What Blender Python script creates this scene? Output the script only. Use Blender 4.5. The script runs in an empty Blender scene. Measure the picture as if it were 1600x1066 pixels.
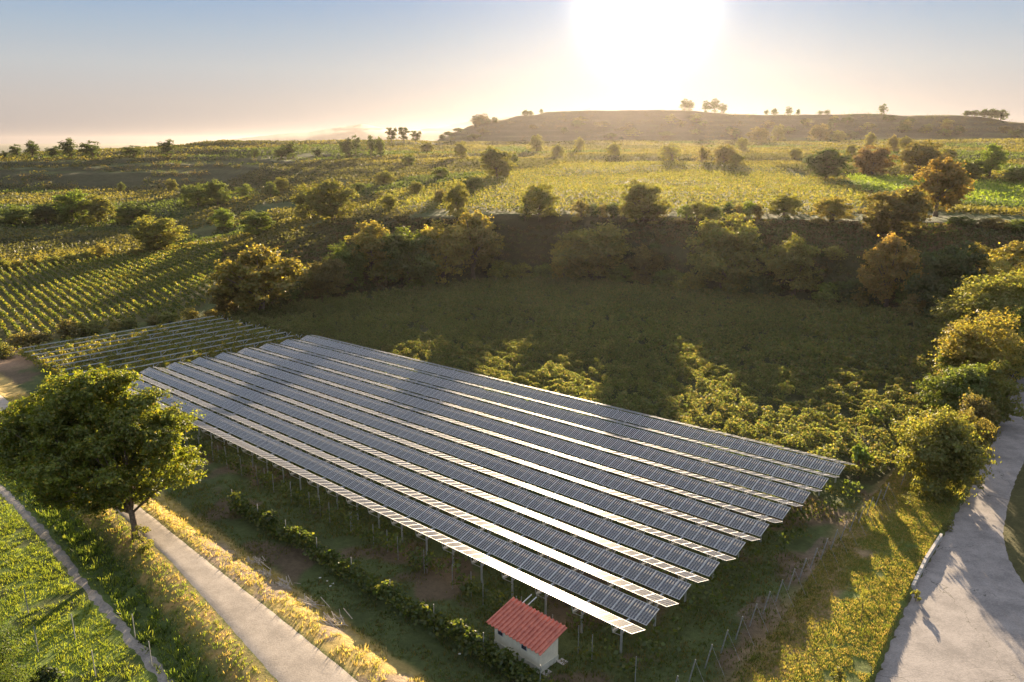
import bpy, math, random
import numpy as np
from math import radians, sin, cos, tan, pi
C = bpy.context.scene.collection
rng = np.random.default_rng(7); random.seed(7)

# ---------------------------------------------------------------- camera, sky, sun, exposure
F, CX, CY, HY, CAMZ = 1190.0, 800.0, 533.0, 222.0, 31.95
PITCH = math.atan((CY-HY)/F)
SUN_EL, SUN_AZ = 9.2, 9.3            # degrees, azimuth clockwise from +Y
cam = bpy.data.cameras.new('camera'); camo = bpy.data.objects.new('camera', cam); C.objects.link(camo)
cam.sensor_width = 36; cam.lens = 36*F/1600; cam.clip_end = 60000; cam.clip_start = 0.5
camo.location = (0, 0, CAMZ); camo.rotation_euler = (pi/2-PITCH, 0, 0)
bpy.context.scene.camera = camo
S = bpy.context.scene
S.view_settings.view_transform = 'Standard'; S.view_settings.look = 'None'
S.view_settings.gamma = 1; S.view_settings.exposure = 2.18
S.cycles.max_bounces = 6; S.cycles.transparent_max_bounces = 4; S.cycles.volume_bounces = 0
S.cycles.transmission_bounces = 4; S.cycles.diffuse_bounces = 3; S.cycles.glossy_bounces = 2
S.cycles.use_denoising = True
S.cycles.sample_clamp_indirect = 6
W = bpy.data.worlds.new('World'); S.world = W; W.use_nodes = True
nt = W.node_tree; bg = nt.nodes['Background']
sky = nt.nodes.new('ShaderNodeTexSky'); sky.sky_type = 'NISHITA'; sky.sun_disc = False
sky.sun_elevation = radians(SUN_EL); sky.sun_rotation = radians(SUN_AZ)
sky.air_density = 1.0; sky.dust_density = 0.9; sky.ozone_density = 1.6; sky.altitude = 200
tc = nt.nodes.new('ShaderNodeTexCoord')
sund = (sin(radians(SUN_AZ))*cos(radians(SUN_EL)), cos(radians(SUN_AZ))*cos(radians(SUN_EL)), sin(radians(SUN_EL)))
# aureole: hazy air round the sun, part of the sky itself
dp = nt.nodes.new('ShaderNodeVectorMath'); dp.operation = 'DOT_PRODUCT'; dp.inputs[1].default_value = sund
nt.links.new(tc.outputs['Generated'], dp.inputs[0])
def mth(op, a, b=None, n=nt):
    m = n.nodes.new('ShaderNodeMath'); m.operation = op
    for i, v in enumerate((a, b)):
        if v is None: continue
        if isinstance(v, (int, float)): m.inputs[i].default_value = v
        else: n.links.new(v, m.inputs[i])
    return m.outputs[0]
c0 = mth('MAXIMUM', dp.outputs['Value'], 0.0)
gl = mth('ADD', mth('MULTIPLY', mth('POWER', c0, 850.0), 12.0), mth('MULTIPLY', mth('POWER', c0, 75.0), .33))
gc = nt.nodes.new('ShaderNodeMix'); gc.data_type = 'RGBA'; gc.blend_type = 'ADD'; gc.inputs['Factor'].default_value = 1.0
gm = nt.nodes.new('ShaderNodeVectorMath'); gm.operation = 'SCALE'; gm.inputs[0].default_value = (1.0, 0.90, 0.74)
nt.links.new(gl, gm.inputs['Scale'])
# soften the very bright part of the sky towards white
def vmth(op, a, b):
    m = nt.nodes.new('ShaderNodeVectorMath'); m.operation = op
    for i, v in enumerate((a, b)):
        if isinstance(v, tuple): m.inputs[i].default_value = v
        else: nt.links.new(v, m.inputs[i])
    return m.outputs[0]
KS = (3.2, 3.6, 2.6); MS = (2.15, 2.15, 1.95)
soft = vmth('MULTIPLY', vmth('DIVIDE', sky.outputs[0], vmth('ADD', sky.outputs[0], KS)), MS)
# evening sky by height above the horizon; unseen upper part brightened to fill shade
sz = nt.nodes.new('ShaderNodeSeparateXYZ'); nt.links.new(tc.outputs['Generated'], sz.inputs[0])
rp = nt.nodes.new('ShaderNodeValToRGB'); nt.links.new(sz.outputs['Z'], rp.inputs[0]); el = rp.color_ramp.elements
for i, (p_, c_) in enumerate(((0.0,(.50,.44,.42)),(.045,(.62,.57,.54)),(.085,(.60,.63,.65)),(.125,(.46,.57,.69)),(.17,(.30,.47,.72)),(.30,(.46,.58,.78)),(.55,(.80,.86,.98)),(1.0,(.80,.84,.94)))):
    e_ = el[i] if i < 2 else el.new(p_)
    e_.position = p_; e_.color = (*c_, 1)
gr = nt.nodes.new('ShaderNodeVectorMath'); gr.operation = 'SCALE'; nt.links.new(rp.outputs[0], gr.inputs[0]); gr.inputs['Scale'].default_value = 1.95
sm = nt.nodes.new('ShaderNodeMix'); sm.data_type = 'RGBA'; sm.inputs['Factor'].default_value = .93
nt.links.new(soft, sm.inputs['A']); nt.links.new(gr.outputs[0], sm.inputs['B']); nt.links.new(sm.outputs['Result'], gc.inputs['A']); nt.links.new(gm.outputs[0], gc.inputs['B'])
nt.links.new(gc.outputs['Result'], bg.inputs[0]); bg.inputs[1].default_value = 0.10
sl = bpy.data.lights.new('sun', 'SUN'); sl.energy = 5.0; sl.angle = radians(0.6); sl.color = (1.0, 0.77, 0.50)
so = bpy.data.objects.new('sun', sl); C.objects.link(so)
so.rotation_euler = (radians(90-SUN_EL), 0, radians(180-SUN_AZ)); so.location = (0, 0, 60)

# ---------------------------------------------------------------- picture geometry -> ground
cp, sp_ = cos(PITCH), sin(PITCH)
def raydir(x, y):
    a = (np.asarray(x, float)-CX)/F; b = -(np.asarray(y, float)-CY)/F
    return a, cp+b*sp_, -sp_+b*cp
def tan_el(az, y):
    b = -(y-CY)/F; ca = cos(az)
    return ca*(b*cp-sp_)/(cp+b*sp_)
def plane(x, y): return 0.03097*x-0.0266*y
COLS = [
 (-400,560,[(430,290),(405,325),(355,415),(328,450),(300,575),(272,615),(254,665),(248,750)]),
 (0,545,[(415,300),(400,325),(350,415),(325,450),(299,575),(272,615),(250,665),(243,750)]),
 (200,510,[(398,295),(385,320),(345,420),(325,460),(299,575),(270,620),(246,675),(233,760)]),
 (350,492,[(392,260),(365,330),(330,400),(310,450),(292,570),(265,630),(243,700),(222,790)]),
 (450,480,[(395,230),(350,300),(325,370),(300,430),(280,490),(258,570),(240,670),(223,800)]),
 (550,468,[(390,225),(345,262),(322,310),(300,370),(275,450),(255,540),(238,660),(221,820)]),
 (640,455,[(390,205),(338,232),(310,290),(285,360),(265,440),(245,540),(232,680),(220,850)]),
 (685,449,[(390,198),(338,222),(305,290),(278,370),(260,450),(243,560),(226,860),(218,960)]),
 (752,441,[(388,196),(336,218),(295,300),(272,380),(256,450),(240,580),(221,930),(190,1050)]),
 (850,440,[(388,194),(336,215),(295,290),(265,400),(256,450),(240,590),(221,930),(175,1060)]),
 (1000,450,[(390,190),(338,212),(295,290),(258,430),(248,480),(236,600),(219,930),(170,1070)]),
 (1200,468,[(395,182),(342,208),(300,280),(258,430),(248,490),(235,620),(217,960),(179,1080)]),
 (1350,482,[(400,180),(345,206),(300,280),(268,390),(252,480),(236,620),(215,970),(178,1090)]),
 (1480,500,[(410,180),(345,210),(325,255),(285,350),(258,460),(238,620),(214,980),(178,1100)]),
 (1600,510,[(415,182),(350,215),(330,260),(290,350),(262,460),(238,620),(214,980),(193,1090)]),
 (2100,530,[(440,190),(360,225),(335,270),(295,360),(265,470),(240,640),(216,850),(208,1180)]),
]
caz, cr, cz = [], [], []
for X, yA, L in COLS:
    dx, dy, dz = raydir(X, 300); az = math.atan2(dx, dy); caz.append(az)
    t = tan_el(az, yA); rA = -CAMZ/(t-(0.03097*sin(az)-0.0266*cos(az)))
    rr, zz = [rA], [CAMZ+rA*t]
    for y, r in L: rr.append(max(r, rr[-1]+5)); zz.append(CAMZ+r*tan_el(az, y))
    rr += [rr[-1]+60, rr[-1]+650, rr[-1]+1800, 60000]; zz += [zz[-1]-1.0, min(0, zz[-1]-10), -22, -22]
    cr.append(rr); cz.append(zz)
caz = np.array(caz); cr = np.array(cr); cz = np.array(cz)
_P = rng.random((64, 64))
def vnoise(x, y):                      # smooth value noise, period 64
    x = np.asarray(x, float); y = np.asarray(y, float)
    xi = np.floor(x).astype(int); yi = np.floor(y).astype(int); fx = x-xi; fy = y-yi
    fx = fx*fx*(3-2*fx); fy = fy*fy*(3-2*fy)
    g = lambda i, j: _P[i % 64, j % 64]
    return (g(xi,yi)*(1-fx)+g(xi+1,yi)*fx)*(1-fy)+(g(xi,yi+1)*(1-fx)+g(xi+1,yi+1)*fx)*fy
def fbm(x, y, s, o=3):
    v = 0; a = 1; n = 0
    for i in range(o): v = v+a*vnoise(x/s+17.3*i, y/s-9.1*i); n += a; a *= .5; s = s/2.1
    return v/n
def sstep(a, b, x):
    t = np.clip((x-a)/(b-a), 0, 1); return t*t*(3-2*t)
def hit_plane(x, y, h=0.0):
    dx, dy, dz = raydir(x, y); t = -(CAMZ-h)/(dz-(0.03097*dx-0.0266*dy)); return dx*t, dy*t
LIFT_L, LIFT_R = 0.8, -0.45
def polyline_side(px, x, y):           # signed distance (m) to a polyline given in picture points on the plane; + to its right
    P = [hit_plane(*q, LIFT_R if px is RR_L else LIFT_L) for q in px]; P = [(float(a), float(b)) for a, b in P]
    best = np.full(np.shape(x), 1e9); sg = np.zeros(np.shape(x))
    for (ax, ay), (bx, by) in zip(P[:-1], P[1:]):
        ex, ey = bx-ax, by-ay; L2 = ex*ex+ey*ey
        t = np.clip(((x-ax)*ex+(y-ay)*ey)/L2, 0, 1); qx = x-ax-t*ex; qy = y-ay-t*ey
        d = np.hypot(qx, qy); m = d < best
        best = np.where(m, d, best); sg = np.where(m, np.sign(qx*ey-qy*ex), sg)
    return best*sg
EU = np.array([-.72084, .6919]); EU /= np.linalg.norm(EU); EV = np.array([.69261, .72131]); EV /= np.linalg.norm(EV)
O2 = np.array([7.565, 41.83])
def uv2xy(u, v): return O2[0]+u*EU[0]+v*EV[0], O2[1]+u*EU[1]+v*EV[1]
def xy2uv(x, y): return (x-O2[0])*EU[0]+(y-O2[1])*EU[1], (x-O2[0])*EV[0]+(y-O2[1])*EV[1]
# road edges, traced; lists run from near to far
RL_L = [(520,1180),(433,1068),(330,950),(262,875),(207,822),(120,745),(30,665),(-120,560)]
RL_R = [(700,1170),(567,1068),(440,965),(330,880),(240,808),(160,745),(75,672),(-70,560)]
RR_L = [(1290,1180),(1366,1066),(1425,922),(1470,841),(1509,773),(1540,706),(1575,625),(1606,560),(1650,480)]
def Z(x, y):
    x = np.asarray(x, float); y = np.asarray(y, float)
    r = np.hypot(x, y); az = np.arctan2(x, y); lim = caz[-1]
    a = np.where(np.abs(az) > lim, np.sign(az)*lim*(pi-np.abs(az))/(pi-lim), az)
    K = cr.shape[1]
    R = np.stack([np.interp(a, caz, cr[:, k]) for k in range(K)], -1)
    H = np.stack([np.interp(a, caz, cz[:, k]) for k in range(K)], -1)
    z = plane(x, y)
    # near: small modelling of the ground
    dl = polyline_side(RL_L, x, y)
    u_, v_ = xy2uv(x, y)
    z = z+LIFT_L*sstep(-8.6, -11.4, v_)*(r < 150)*(x < 20)
    z = z-1.0*sstep(0.9, 3.6, -dl)*(r < 160)*(y > 5)*(x < 20)
    dr = polyline_side(RR_L, x, y)
    z = z-0.45*sstep(-0.25, 0.05, dr)*(r < 200)*(x > 0)*(y > 5)
    z = z+0.25*sstep(-0.3, -3.0, dr)*sstep(-12, -5, dr)*(r < 75)*(x > 0)*(y > 5)
    for k in range(K-1):
        m = (r >= R[..., k]) & (r < R[..., k+1])
        t = (r-R[..., k])/np.maximum(R[..., k+1]-R[..., k], 1e-3)
        z = np.where(m, H[..., k]*(1-t)+H[..., k+1]*t, z)
    # loess terraces: treads and risers
    far = sstep(235, 300, r)*(1-sstep(1250, 1700, r))
    st = np.where(r < 700, 4.5, 7.0)
    q = (z+7*fbm(x, y, 130, 3))/st; fl = np.floor(q); fr = q-fl
    tw = .30+.5*sstep(.35, .65, fbm(x+200, y, 150, 2)); tw = np.where(r > 700, .42, tw)
    stp = (fl+sstep(0.55, 0.95, fr)*0.93+fr*0.07)*st
    z = z+far*tw*(stp-q*st)
    z = z+sstep(150, 190, r)*(fbm(x, y, 22, 3)-.5)*1.6*(1-sstep(900, 1500, r))
    return z
def riser(x, y):
    z = Z(x, y); x2 = x*(1-1.5/np.hypot(x, y)); y2 = y*(1-1.5/np.hypot(x, y))
    return (z-Z(x2, y2))/1.5            # slope towards the camera
def hit(x, y, rmax=1600):
    x = np.atleast_1d(np.asarray(x, float)); y = np.atleast_1d(np.asarray(y, float))
    dx, dy, dz = raydir(x, y); h = np.hypot(dx, dy); dx, dy, dz = dx/h, dy/h, dz/h
    rs = np.concatenate([np.arange(25, 300, 1.0), np.arange(300, rmax, 4.0)])
    out = np.full((len(x), 3), np.nan)
    for i in range(len(x)):
        g = Z(dx[i]*rs, dy[i]*rs)-(CAMZ+dz[i]*rs)
        w = np.where(g > 0)[0]; k = w[0] if len(w) else int(np.argmax(np.where(rs > 200, g/rs, -9)))
        r = rs[k] if k == 0 or not len(w) else rs[k-1]+(rs[k]-rs[k-1])*(-g[k-1])/(g[k]-g[k-1])
        out[i] = (dx[i]*r, dy[i]*r, Z(dx[i]*r, dy[i]*r))
    return out
def inpoly(P, x, y):
    x = np.asarray(x); y = np.asarray(y); c = np.zeros(x.shape, bool); n = len(P)
    for i in range(n):
        (ax, ay), (bx, by) = P[i][:2], P[(i+1) % n][:2]
        if ay == by: continue
        c ^= ((ay > y) != (by > y)) & (x < (bx-ax)*(y-ay)/(by-ay)+ax)
    return c
def wpoly(px): return [tuple(p) for p in hit([q[0] for q in px], [q[1] for q in px])]

# ---------------------------------------------------------------- mesh helpers
def mesh(name, V, Fc, mats, tint=None, mi=None, smooth=False):
    m = bpy.data.meshes.new(name); V = np.asarray(V, np.float32)
    if isinstance(Fc, np.ndarray):
        n, k = Fc.shape
        m.vertices.add(len(V)); m.vertices.foreach_set('co', V.ravel())
        m.loops.add(n*k); m.loops.foreach_set('vertex_index', Fc.astype(np.int32).ravel())
        m.polygons.add(n); m.polygons.foreach_set('loop_start', np.arange(0, n*k, k, dtype=np.int32))
        m.update(calc_edges=True)
    else:
        m.from_pydata([tuple(v) for v in V], [], Fc); m.update()
    for a in mats: m.materials.append(a)
    if mi is not None: m.polygons.foreach_set('material_index', np.asarray(mi, np.int32))
    if smooth: m.polygons.foreach_set('use_smooth', np.ones(len(m.polygons), bool))
    if tint is not None:
        at = m.attributes.new('tint', 'FLOAT_COLOR', 'POINT' if len(tint) == len(V) and len(tint) != len(m.polygons) else 'FACE')
        c = np.ones((len(tint), 4), np.float32); c[:, :3] = tint; at.data.foreach_set('color', c.ravel())
    return m
def obj(name, me, parent=None, loc=(0,0,0), rotz=0, scale=(1,1,1), **tags):
    o = bpy.data.objects.new(name, me); C.objects.link(o); o.location = loc; o.rotation_euler = (0, 0, rotz); o.scale = scale
    if parent is not None: o.parent = parent
    for k, v in tags.items():
        if v is not None: o[k] = v
    return o
class MB:
    def __init__(s): s.v = []; s.f = []; s.m = []
    def hexa(s, P, m=0):               # 8 points: bottom 4, top 4
        n = len(s.v); s.v += [tuple(p) for p in P]
        s.f += [tuple(n+i for i in q) for q in ((3,2,1,0),(4,5,6,7),(0,1,5,4),(1,2,6,5),(2,3,7,6),(3,0,4,7))]; s.m += [m]*6
    def box(s, o, a, b, c, m=0):       # corner o, edge vectors a,b,c
        o, a, b, c = map(np.array, (o, a, b, c)); s.hexa([o, o+a, o+a+b, o+b, o+c, o+a+c, o+a+b+c, o+b+c], m)
    def bar(s, p, q, w, h=None, m=0, up=(0,0,1)):
        p, q = np.array(p, float), np.array(q, float); h = h or w; d = q-p; d /= np.linalg.norm(d)
        sd = np.cross(d, up); 
        if np.linalg.norm(sd) < 1e-3: sd = np.cross(d, (1,0,0))
        sd /= np.linalg.norm(sd); u = np.cross(sd, d); a = sd*w/2; b = u*h/2
        s.hexa([p-a-b, p+a-b, q+a-b, q-a-b, p-a+b, p+a+b, q+a+b, q-a+b], m)
    def tube(s, pts, rad, n=7, m=0):
        base = len(s.v)
        pts = [np.array(p, float) for p in pts]
        for i, p in enumerate(pts):
            d = pts[min(i+1, len(pts)-1)]-pts[max(i-1, 0)]; d /= np.linalg.norm(d)
            a = np.cross(d, (0.31,0.95,0.02)); a /= np.linalg.norm(a); b = np.cross(d, a)
            for k in range(n):
                t = 2*pi*k/n; s.v.append(tuple(p+(a*cos(t)+b*sin(t))*rad[i]))
        for i in range(len(pts)-1):
            for k in range(n):
                k2 = (k+1) % n; o = base+i*n
                s.f.append((o+k, o+k2, o+n+k2, o+n+k)); s.m.append(m)
        s.f.append(tuple(base+k for k in range(n))[::-1]); s.m.append(m)
        o = base+(len(pts)-1)*n; s.f.append(tuple(o+k for k in range(n))); s.m.append(m)
    def build(s, name, mats, smooth=False): return mesh(name, s.v, s.f, mats, mi=s.m, smooth=smooth)
def quads(cen, size, nrm=None, aspect=0.7, kite=True, up=0.0):
    """leaf-sized kites at the centres cen with random turning"""
    n = len(cen); a = rng.normal(size=(n, 3))
    if nrm is None: nrm = rng.normal(size=(n, 3)); nrm[:, 2] += up
    nrm = nrm/np.linalg.norm(nrm, axis=1)[:, None]
    u = np.cross(nrm, a); u /= np.linalg.norm(u, axis=1)[:, None]; v = np.cross(nrm, u)
    s = (np.broadcast_to(size, (n,))*(.7+.6*rng.random(n)))[:, None]
    w = s*aspect
    P = np.stack([cen-u*s*.5, cen+v*w*.5-u*s*.05+nrm*s*.08, cen+u*s*.5-nrm*s*.05, cen-v*w*.5-u*s*.05+nrm*s*.08], 1)
    return P.reshape(-1, 3), np.arange(4*n).reshape(n, 4)

# ---------------------------------------------------------------- materials
def mat(name, col=(.5,.5,.5), rough=.8, metal=0, spec=.5):
    m = bpy.data.materials.new(name); m.use_nodes = True; b = m.node_tree.nodes['Principled BSDF']
    b.inputs['Base Color'].default_value = (*col, 1); b.inputs['Roughness'].default_value = rough
    b.inputs['Metallic'].default_value = metal; b.inputs['Specular IOR Level'].default_value = spec
    return m, m.node_tree, b
def N(t, ty, **k):
    n = t.nodes.new('ShaderNode'+ty)
    for a, v in k.items(): setattr(n, a, v)
    return n
def noise_mix(t, b, c1, c2, scale, detail=6, coord='Object', rough=.6, lo=.35, hi=.65):
    tcn = N(t, 'TexCoord'); no = N(t, 'TexNoise'); no.inputs['Scale'].default_value = scale; no.inputs['Detail'].default_value = detail
    no.inputs['Roughness'].default_value = rough
    t.links.new(tcn.outputs[coord], no.inputs['Vector'])
    cr_ = N(t, 'ValToRGB'); cr_.color_ramp.elements[0].position = lo; cr_.color_ramp.elements[1].position = hi
    cr_.color_ramp.elements[0].color = (*c1, 1); cr_.color_ramp.elements[1].color = (*c2, 1)
    t.links.new(no.outputs['Fac'], cr_.inputs[0]); t.links.new(cr_.outputs[0], b.inputs['Base Color'])
    return no, cr_
def leaf_mat(name, trans=.5, gloss=.06):
    m = bpy.data.materials.new(name); m.use_nodes = True; t = m.node_tree; t.nodes.clear()
    out = N(t, 'OutputMaterial'); at = N(t, 'Attribute'); at.attribute_name = 'tint'; oi = N(t, 'ObjectInfo')
    mu = N(t, 'Mix', data_type='RGBA', blend_type='MULTIPLY'); mu.inputs['Factor'].default_value = 1
    t.links.new(at.outputs['Color'], mu.inputs['A']); t.links.new(oi.outputs['Color'], mu.inputs['B'])
    d = N(t, 'BsdfDiffuse'); tr = N(t, 'BsdfTranslucent'); g = N(t, 'BsdfGlossy'); g.inputs['Roughness'].default_value = .5
    g.inputs['Color'].default_value = (1, 1, 1, 1)
    warm = N(t, 'Mix', data_type='RGBA', blend_type='MULTIPLY'); warm.inputs['Factor'].default_value = 1
    warm.inputs['B'].default_value = (1.9, 1.75, .75, 1)
    t.links.new(mu.outputs['Result'], warm.inputs['A']); t.links.new(mu.outputs['Result'], d.inputs['Color'])
    t.links.new(warm.outputs['Result'], tr.inputs['Color'])
    m1 = N(t, 'MixShader'); m1.inputs[0].default_value = trans; m2 = N(t, 'MixShader'); m2.inputs[0].default_value = gloss
    t.links.new(d.outputs[0], m1.inputs[1]); t.links.new(tr.outputs[0], m1.inputs[2])
    t.links.new(m1.outputs[0], m2.inputs[1]); t.links.new(g.outputs[0], m2.inputs[2]); t.links.new(m2.outputs[0], out.inputs[0])
    return m
M_leaf = leaf_mat('leaf', .52, .025); M_grass = leaf_mat('grass_blade', .6, .02)
M_bark, t_, b_ = mat('bark', (.12,.085,.06), .9); noise_mix(t_, b_, (.07,.05,.035), (.2,.15,.11), 6)
M_steel, t_, b_ = mat('galvanised_steel', (.55,.57,.58), .42, .55); noise_mix(t_, b_, (.42,.44,.46), (.62,.64,.66), 3)
M_post, t_, b_ = mat('vine_stake', (.32,.33,.33), .6, .4); noise_mix(t_, b_, (.22,.22,.22), (.42,.43,.43), 5)
M_alu, t_, b_ = mat('module_frame', (.58,.58,.58), .5, .1)
# solar glass: dark cells, clear gaps; module is 1.6 m (local y) by .95 m (local x)
M_cell, t_, b_ = mat('solar_glass', (.02,.03,.06), .13, 0, .5)
tcn = N(t_, 'TexCoord'); sx = N(t_, 'SeparateXYZ'); t_.links.new(tcn.outputs['Object'], sx.inputs[0])
def M2(op, a, b=None): return mth(op, a, b, t_)
fx = M2('FRACT', M2('DIVIDE', M2('SUBTRACT', sx.outputs['X'], .035), .22)); fy = M2('FRACT', M2('DIVIDE', M2('SUBTRACT', sx.outputs['Y'], .04), .2533))
inx = M2('MULTIPLY', M2('GREATER_THAN', fx, .18), M2('LESS_THAN', fx, .82))
iny = M2('MULTIPLY', M2('GREATER_THAN', fy, .012), M2('LESS_THAN', fy, .988))
cell = M2('MULTIPLY', inx, iny)
cm = N(t_, 'Mix', data_type='RGBA'); t_.links.new(cell, cm.inputs['Factor'])
cm.inputs['A'].default_value = (.85,.85,.85,1); oi = N(t_, 'ObjectInfo')
rr_ = N(t_, 'ValToRGB'); rr_.color_ramp.elements[0].color = (.006,.009,.028,1); rr_.color_ramp.elements[1].color = (.012,.018,.048,1)
t_.links.new(oi.outputs['Random'], rr_.inputs[0]); t_.links.new(rr_.outputs[0], cm.inputs['B']); t_.links.new(cm.outputs['Result'], b_.inputs['Base Color'])
b_.inputs['Roughness'].default_value = .135; b_.inputs['Specular IOR Level'].default_value = .5; b_.inputs['IOR'].default_value = 1.85
trn = N(t_, 'BsdfTranslucent'); trn.inputs['Color'].default_value = (.95,.95,.95,1); mxs = N(t_, 'MixShader')
t_.links.new(M2('MULTIPLY', M2('SUBTRACT', 1.0, cell), .75), mxs.inputs[0]); t_.links.new(b_.outputs[0], mxs.inputs[1]); t_.links.new(trn.outputs[0], mxs.inputs[2])
t_.links.new(mxs.outputs[0], t_.nodes['Material Output'].inputs['Surface'])
# ---- ground
M_ground, t_, b_ = mat('ground', (.1,.1,.05), .95, 0, .15)
at = N(t_, 'Attribute'); at.attribute_name = 'tint'
tcn = N(t_, 'TexCoord')
def gnoise(sc, det=6, ro=.65):
    n = N(t_, 'TexNoise'); n.inputs['Scale'].default_value = sc; n.inputs['Detail'].default_value = det; n.inputs['Roughness'].default_value = ro
    t_.links.new(tcn.outputs['Object'], n.inputs['Vector']); return n.outputs['Fac']
n1 = gnoise(2.2, 8, .7); n2 = gnoise(.25, 6); n3 = gnoise(.05, 5)
k = M2('MULTIPLY', M2('ADD', M2('MULTIPLY', n1, 1.5), .28), M2('MULTIPLY', M2('ADD', M2('MULTIPLY', n2, 1.1), .45), M2('ADD', M2('MULTIPLY', n3, .8), .6)))
vm = N(t_, 'VectorMath'); vm.operation = 'SCALE'; t_.links.new(at.outputs['Color'], vm.inputs[0]); t_.links.new(k, vm.inputs['Scale'])
t_.links.new(vm.outputs[0], b_.inputs['Base Color'])
bp = N(t_, 'Bump'); bp.inputs['Strength'].default_value = .9; bp.inputs['Distance'].default_value = .35
t_.links.new(gnoise(1.6, 9, .75), bp.inputs['Height']); t_.links.new(bp.outputs[0], b_.inputs['Normal'])
def road_mat(name, c1, c2, crack):
    m, t, b = mat(name, c1, .85, 0, .3)
    tcn = N(t, 'TexCoord')
    a = N(t, 'TexNoise'); a.inputs['Scale'].default_value = .5; a.inputs['Detail'].default_value = 8; a.inputs['Roughness'].default_value = .7
    g = N(t, 'TexNoise'); g.inputs['Scale'].default_value = 9; g.inputs['Detail'].default_value = 6
    t.links.new(tcn.outputs['Object'], a.inputs['Vector']); t.links.new(tcn.outputs['Object'], g.inputs['Vector'])
    r = N(t, 'ValToRGB'); r.color_ramp.elements[0].position = .40; r.color_ramp.elements[1].position = .60
    r.color_ramp.elements[0].color = (*c1, 1); r.color_ramp.elements[1].color = (*c2, 1)
    s = mth('ADD', mth('MULTIPLY', a.outputs['Fac'], .65, t), mth('MULTIPLY', g.outputs['Fac'], .35, t), t); t.links.new(s, r.inputs[0])
    vo = N(t, 'TexVoronoi'); vo.feature = 'DISTANCE_TO_EDGE'; vo.inputs['Scale'].default_value = crack
    wn = N(t, 'TexNoise'); wn.inputs['Scale'].default_value = .9; wn.inputs['Detail'].default_value = 5
    t.links.new(tcn.outputs['Object'], wn.inputs['Vector'])
    av = N(t, 'VectorMath'); av.operation = 'MULTIPLY_ADD'; t.links.new(wn.outputs['Color'], av.inputs[0]); av.inputs[1].default_value = (2.2,2.2,0)
    t.links.new(tcn.outputs['Object'], av.inputs[2]); t.links.new(av.outputs[0], vo.inputs['Vector'])
    lt = mth('LESS_THAN', vo.outputs['Distance'], 0.0 if name == 'worn_asphalt' else .0016 if crack < .12 else .003, t)
    mx = N(t, 'Mix', data_type='RGBA'); t.links.new(mth('MULTIPLY', lt, .75, t), mx.inputs['Factor']); t.links.new(r.outputs[0], mx.inputs['A'])
    mx.inputs['B'].default_value = (.05,.05,.035,1) if crack < .5 else (.12,.12,.1,1); t.links.new(mx.outputs['Result'], b.inputs['Base Color'])
    bu = N(t, 'Bump'); bu.inputs['Strength'].default_value = .25; bu.inputs['Distance'].default_value = .05
    t.links.new(g.outputs['Fac'], bu.inputs['Height']); t.links.new(bu.outputs[0], b.inputs['Normal'])
    return m
M_road_l = road_mat('worn_asphalt', (.25,.215,.18), (.40,.345,.29), .11)
M_road_r = road_mat('worn_concrete', (.18,.165,.16), (.32,.29,.275), .10)
M_gravel = road_mat('gravel', (.13,.12,.11), (.3,.27,.24), .9)
M_kerb, t_, b_ = mat('kerb_stone', (.4,.38,.36), .8); noise_mix(t_, b_, (.28,.26,.24), (.48,.46,.43), 4)
M_wall, t_, b_ = mat('render_wall', (.8,.74,.58), .9); noise_mix(t_, b_, (.66,.61,.47), (.84,.79,.63), 2.2, lo=.25)
M_plinth, t_, b_ = mat('plinth', (.5,.5,.45), .9); noise_mix(t_, b_, (.5,.49,.42), (.7,.68,.58), 3)
M_roof, t_, b_ = mat('red_roof', (.4,.09,.07), .38, 0, .6); noise_mix(t_, b_, (.36,.085,.055), (.55,.16,.10), 3)
M_dark, _, _ = mat('dark_glass', (.05,.055,.07), .2); M_wframe, _, _ = mat('window_frame', (.45,.46,.48), .6)
M_yellow, _, _ = mat('yellow_plate', (.75,.48,.03), .5); M_litter, _, _ = mat('litter', (.7,.7,.68), .7)
M_twig, t_, b_ = mat('dead_twig', (.42,.34,.26), .9); noise_mix(t_, b_, (.3,.24,.18), (.5,.43,.35), 5)

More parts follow.
